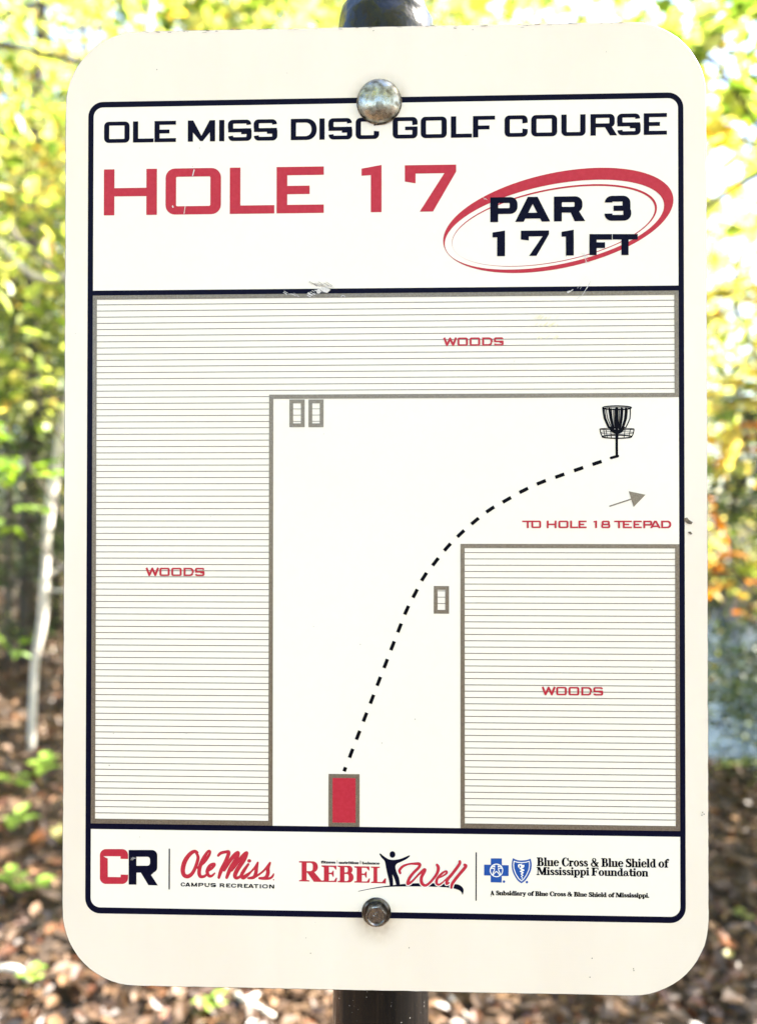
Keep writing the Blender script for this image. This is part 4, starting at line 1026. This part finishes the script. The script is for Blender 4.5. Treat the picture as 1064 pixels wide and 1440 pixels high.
stem('bare_branch', [at(-260, 20, Y), at(-120, 40, Y), at(0, 62, Y), at(45, 72, Y), at(100, 84, Y), at(170, 100, Y), at(260, 90, Y + .2)], [.020, .017, .013, .012, .011, .009, .004], B_dark, 'dark thin branch crossing the leaves at the upper left', 'branch')
Y = 3.4
stem('pale_vine', [at(-200, 150, Y), at(-60, 290, Y), at(0, 342, Y), at(35, 378, Y), at(55, 390, Y), at(85, 391, Y), at(130, 370, Y), at(200, 380, Y + .3)], [.016, .015, .014, .015, .015, .013, .010, .006], B_pale, 'pale sunlit vine sagging at the left of the sign', 'vine')
stem('grey_branch', [at(-150, 190, Y), at(0, 305, Y), at(25, 335, Y), at(50, 358, Y), at(70, 374, Y), at(120, 420, Y), at(180, 470, Y)], [.014, .012, .012, .012, .011, .010, .006], B_grey, 'straight grey branch slanting down above the pale vine', 'branch')
Y = 3.4
stem('dark_branch', [at(1300, 150, Y + .3), at(1150, 205, Y), at(1064, 245, Y), at(1030, 265, Y), at(990, 290, Y), at(930, 310, Y)], [.022, .018, .015, .013, .011, .006], B_dark, 'dark branch slanting across the bright sky at the right', 'branch')

# leafy sprays: a twig with leaves, on a stem reaching the ground
def spray(name, centre, size, n, L, mats, label, seed, cat='sapling', foot=None, lobed=False, bm=B_dark):
    rng = random.Random(seed); foot = Vector(foot) if foot else Vector((centre.x * 1.45 if centre.x > 0 else centre.x * .62, centre.y + .2, 0)); foot.z = gz(foot.x, foot.y)
    t = empty(name, foot); tag(t, label, cat); mb = MB(); cl = centre - foot
    mid = cl * .55 + Vector((0, 0, .12 * cl.z)); mb.tube(smooth([(0, 0, -.05), tuple(mid), tuple(cl)], 5), [.013 * (1 - .5 * i / 10) for i in range(11)], 6)
    v, f = [], []
    for k in range(max(3, n // 9)):
        d = rv(rng); d.z *= .35; d.normalize(); ln = size * rng.uniform(.5, 1.0); s_ = cl + Vector((0, 0, rng.uniform(-.3, .3) * size)); e_ = s_ + d * ln
        mb.tube([s_, s_.lerp(e_, .5) + Vector((0, 0, .04)), e_], [.005, .0035, .0015], 4)
        for j in range(9):
            q = s_.lerp(e_, .2 + .8 * j / 8); sd_ = Vector((-d.y, d.x, 0)) * (1 if j % 2 else -1)
            leaf(v, f, q, d * .7 + sd_ + Vector((0, 0, rng.uniform(-.5, .1))), Vector((rng.gauss(0, .3), rng.gauss(0, .3), 1)), L * rng.uniform(.7, 1.2), lobed)
    mb.build('trunk', bm, t, True); mesh_obj('crown', v, f, mats, t)
    return t
sp = [((1032, 800), 3.2, .30, 60, .085, L_orange, 'orange leafed young tree at the right edge over the dark shrub'),
      ((1040, 615), 3.6, .28, 50, .08, L_orange, 'reddish leafed spray at the right, under the yellow leaves'),
      ((1035, 545), 3.0, .34, 110, .08, L_yellow, 'bright yellow leafed sapling at the right edge of the sign'),
      ((1042, 700), 2.9, .27, 190, .05, L_dark, 'dull green leafed sapling between the orange sprays'),
      ((30, 640), 3.3, .32, 80, .085, L_seed, 'sunlit pale green sapling at the left edge, crossing the pale trunk'),
      ((40, 535), 3.6, .34, 70, .08, L_green, 'bright green leafed spray at left, above the shaded hollow'),
      ((15, 725), 3.8, .2, 30, .075, L_seed, 'low pale green sprig at the left edge near the broken sapling'),
      ((20, 430), 4.2, .5, 120, .08, L_green, 'green leafed sapling under the pale vine at left'),
      ((1030, 420), 3.6, .4, 100, .08, L_yellow, 'yellow leafed sapling below the slanting dark branch'),
      ((20, 910), 4.0, .18, 26, .06, L_seed, 'small green sprig by the foot of the dark sapling')]
sp += [((1038, 950), 4.6, .45, 110, .06, L_dark, 'dull green leafed twigs hanging in front of the upper water'),
       ((1012, 1030), 4.2, .34, 80, .055, L_dark, 'dark leafed twigs low in front of the water beside the sign'),
       ((1056, 1085), 3.9, .28, 60, .055, L_green, 'green leafed sprig on the bank crest at the right edge'),
       ((1052, 870), 4.0, .25, 40, .06, L_orange, 'brownish orange leafed twigs over the far water'),
       ((1012, 95), 2.3, .26, 60, .095, L_green, 'big lobed green leaves hanging just off the upper right corner of the sign'),
       ((1048, 190), 3.0, .30, 60, .09, L_yellow, 'yellow lobed leaves against the bright sky at upper right'),
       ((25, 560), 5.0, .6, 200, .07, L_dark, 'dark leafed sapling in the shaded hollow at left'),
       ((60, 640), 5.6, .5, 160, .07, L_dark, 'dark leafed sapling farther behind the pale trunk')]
for i, (pq, y, sz, n, L, m_, lb) in enumerate(sp):
    spray('leafy_sapling', at(pq[0], pq[1], y), sz, n, L, m_, lb, 200 + i, foot=((at(pq[0], pq[1], y).x + 1.4, y + .3, 0) if y < 3.1 and pq[0] > 500 and pq[1] < 300 else None), lobed=(m_ is L_yellow or L == .095))

# seedlings on the floor
def seedling(px, py, hgt, L, n, label, seed, mat=L_seed):
    rng = random.Random(seed); g = gpt(px, py); t = empty('seedling', g); tag(t, label, 'seedling', 'green seedlings on the forest floor')
    mb = MB(); mb.tube([(0, 0, -.02), (rng.uniform(-.02, .02), 0, hgt * .6), (rng.uniform(-.03, .03), 0, hgt)], [.003, .0025, .0015], 5); mb.build('stem', B_dark, t)
    v, f = [], []
    for k in range(n):
        a = k * 2.4 + rng.random(); z = hgt * (.55 + .45 * k / n)
        leaf(v, f, Vector((0, 0, z)), Vector((math.cos(a), math.sin(a), rng.uniform(-.1, .35))), Vector((0, 0, 1)), L * rng.uniform(.8, 1.2))
    mesh_obj('leaves', v, f, mat, t)
seedling(62, 1100, .12, .10, 7, 'seedling with a fan of pale green leaves by the pale trunk foot', 1)
seedling(20, 1118, .10, .09, 6, 'smaller pale green seedling at the left edge beside the fan shaped one', 2)
seedling(22, 1170, .08, .10, 4, 'round leafed yellow green seedling at the left edge', 3)
seedling(18, 1265, .09, .075, 7, 'bright green seedling at the left edge among pale fallen leaves', 4)
seedling(50, 1262, .06, .07, 4, 'low yellow green seedling beside the lower left corner of the sign', 5)
seedling(46, 1395, .07, .05, 6, 'tiny green seedling near the pale fallen stick', 6)
seedling(296, 1435, .07, .05, 6, 'tiny green seedling below the bottom edge of the sign', 7)
seedling(1043, 1300, .04, .05, 4, 'dark green seedling on the brown floor at the lower right', 8, L_green)
# bright fallen leaves one can pick out
def fallen(px, py, L, mat, label, seed, tilt=.3):
    rng = random.Random(seed); g = gpt(px, py) + Vector((0, 0, .03)); v, f = [], []
    leaf(v, f, Vector((0, 0, .01)), Vector((rng.gauss(0, 1), rng.gauss(0, 1), .15)), Vector((rng.gauss(0, tilt), -.5, 1)), L, True)
    o = mesh_obj('fallen_leaf', v, f, mat, None); o.location = g; tag(o, label, 'leaf')
fallen(72, 1192, .10, L_yellow, 'big yellow fallen leaf beside the left edge of the sign', 1)
fallen(45, 1190, .08, L_orange, 'amber fallen leaf just left of the big yellow one', 2)
fallen(82, 1150, .07, L_yellow, 'pale yellow fallen leaf above the big yellow one', 3)
fallen(1026, 1365, .032, L_yellow, 'small yellow fallen leaf on the brown floor at lower right', 4)
fallen(1025, 1335, .07, L_orange, 'rust red fallen leaf above the small yellow one at lower right', 5)
# sticks
def stick(pts, r_, mat, label, lift=.03):
    q = [gpt(*p) + Vector((0, 0, lift)) for p in pts]; c = q[0].copy(); mb = MB(); s_ = smooth([tuple(a - c) for a in q], 4)
    mb.tube(s_, [r_ * (1 - .4 * i / len(s_)) for i in range(len(s_))], 7); o = mb.build('fallen_stick', mat, None, True); o.location = c; tag(o, label, 'stick')
stick([(-40, 1335), (0, 1330), (40, 1315), (85, 1290), (120, 1270)], .005, B_grey, 'long thin grey twig curving across the floor at lower left')
stick([(-30, 1385), (0, 1376), (25, 1378), (42, 1392)], .014, B_pale, 'short pale bent stick at the lower left corner')
stick([(330, 1410), (350, 1425), (385, 1445)], .010, B_pale, 'short pale stick below the bottom edge of the sign')
stick([(610, 1395), (640, 1425), (660, 1450)], .006, B_pale, 'thin pale twig right of the post foot')

# leaf litter
rng = random.Random(5); v, f = [], []
for i in range(52000):
    y = .5 + 15.5 * rng.random() ** 1.7; x = rng.uniform(-1, 1) * (1.2 + .75 * y)
    d_ = math.hypot((x - 8.6) / 7.6, (y - 11.6) / 8.2)
    z = gz(x, y)
    if z < WL + .02: continue
    d = rv(rng); d.z *= .5; L = rng.uniform(.03, .068) * (1 + .04 * y)
    leaf(v, f, Vector((x, y, z + rng.uniform(.004, .045))), d, Vector((rng.gauss(0, .45), rng.gauss(0, .45), 1)), L, False)
LI = mesh_obj('leaf_litter', v, f, L_litter); tag(LI, 'brown and tan fallen leaves covering the forest floor', 'leaf litter', kind='stuff')
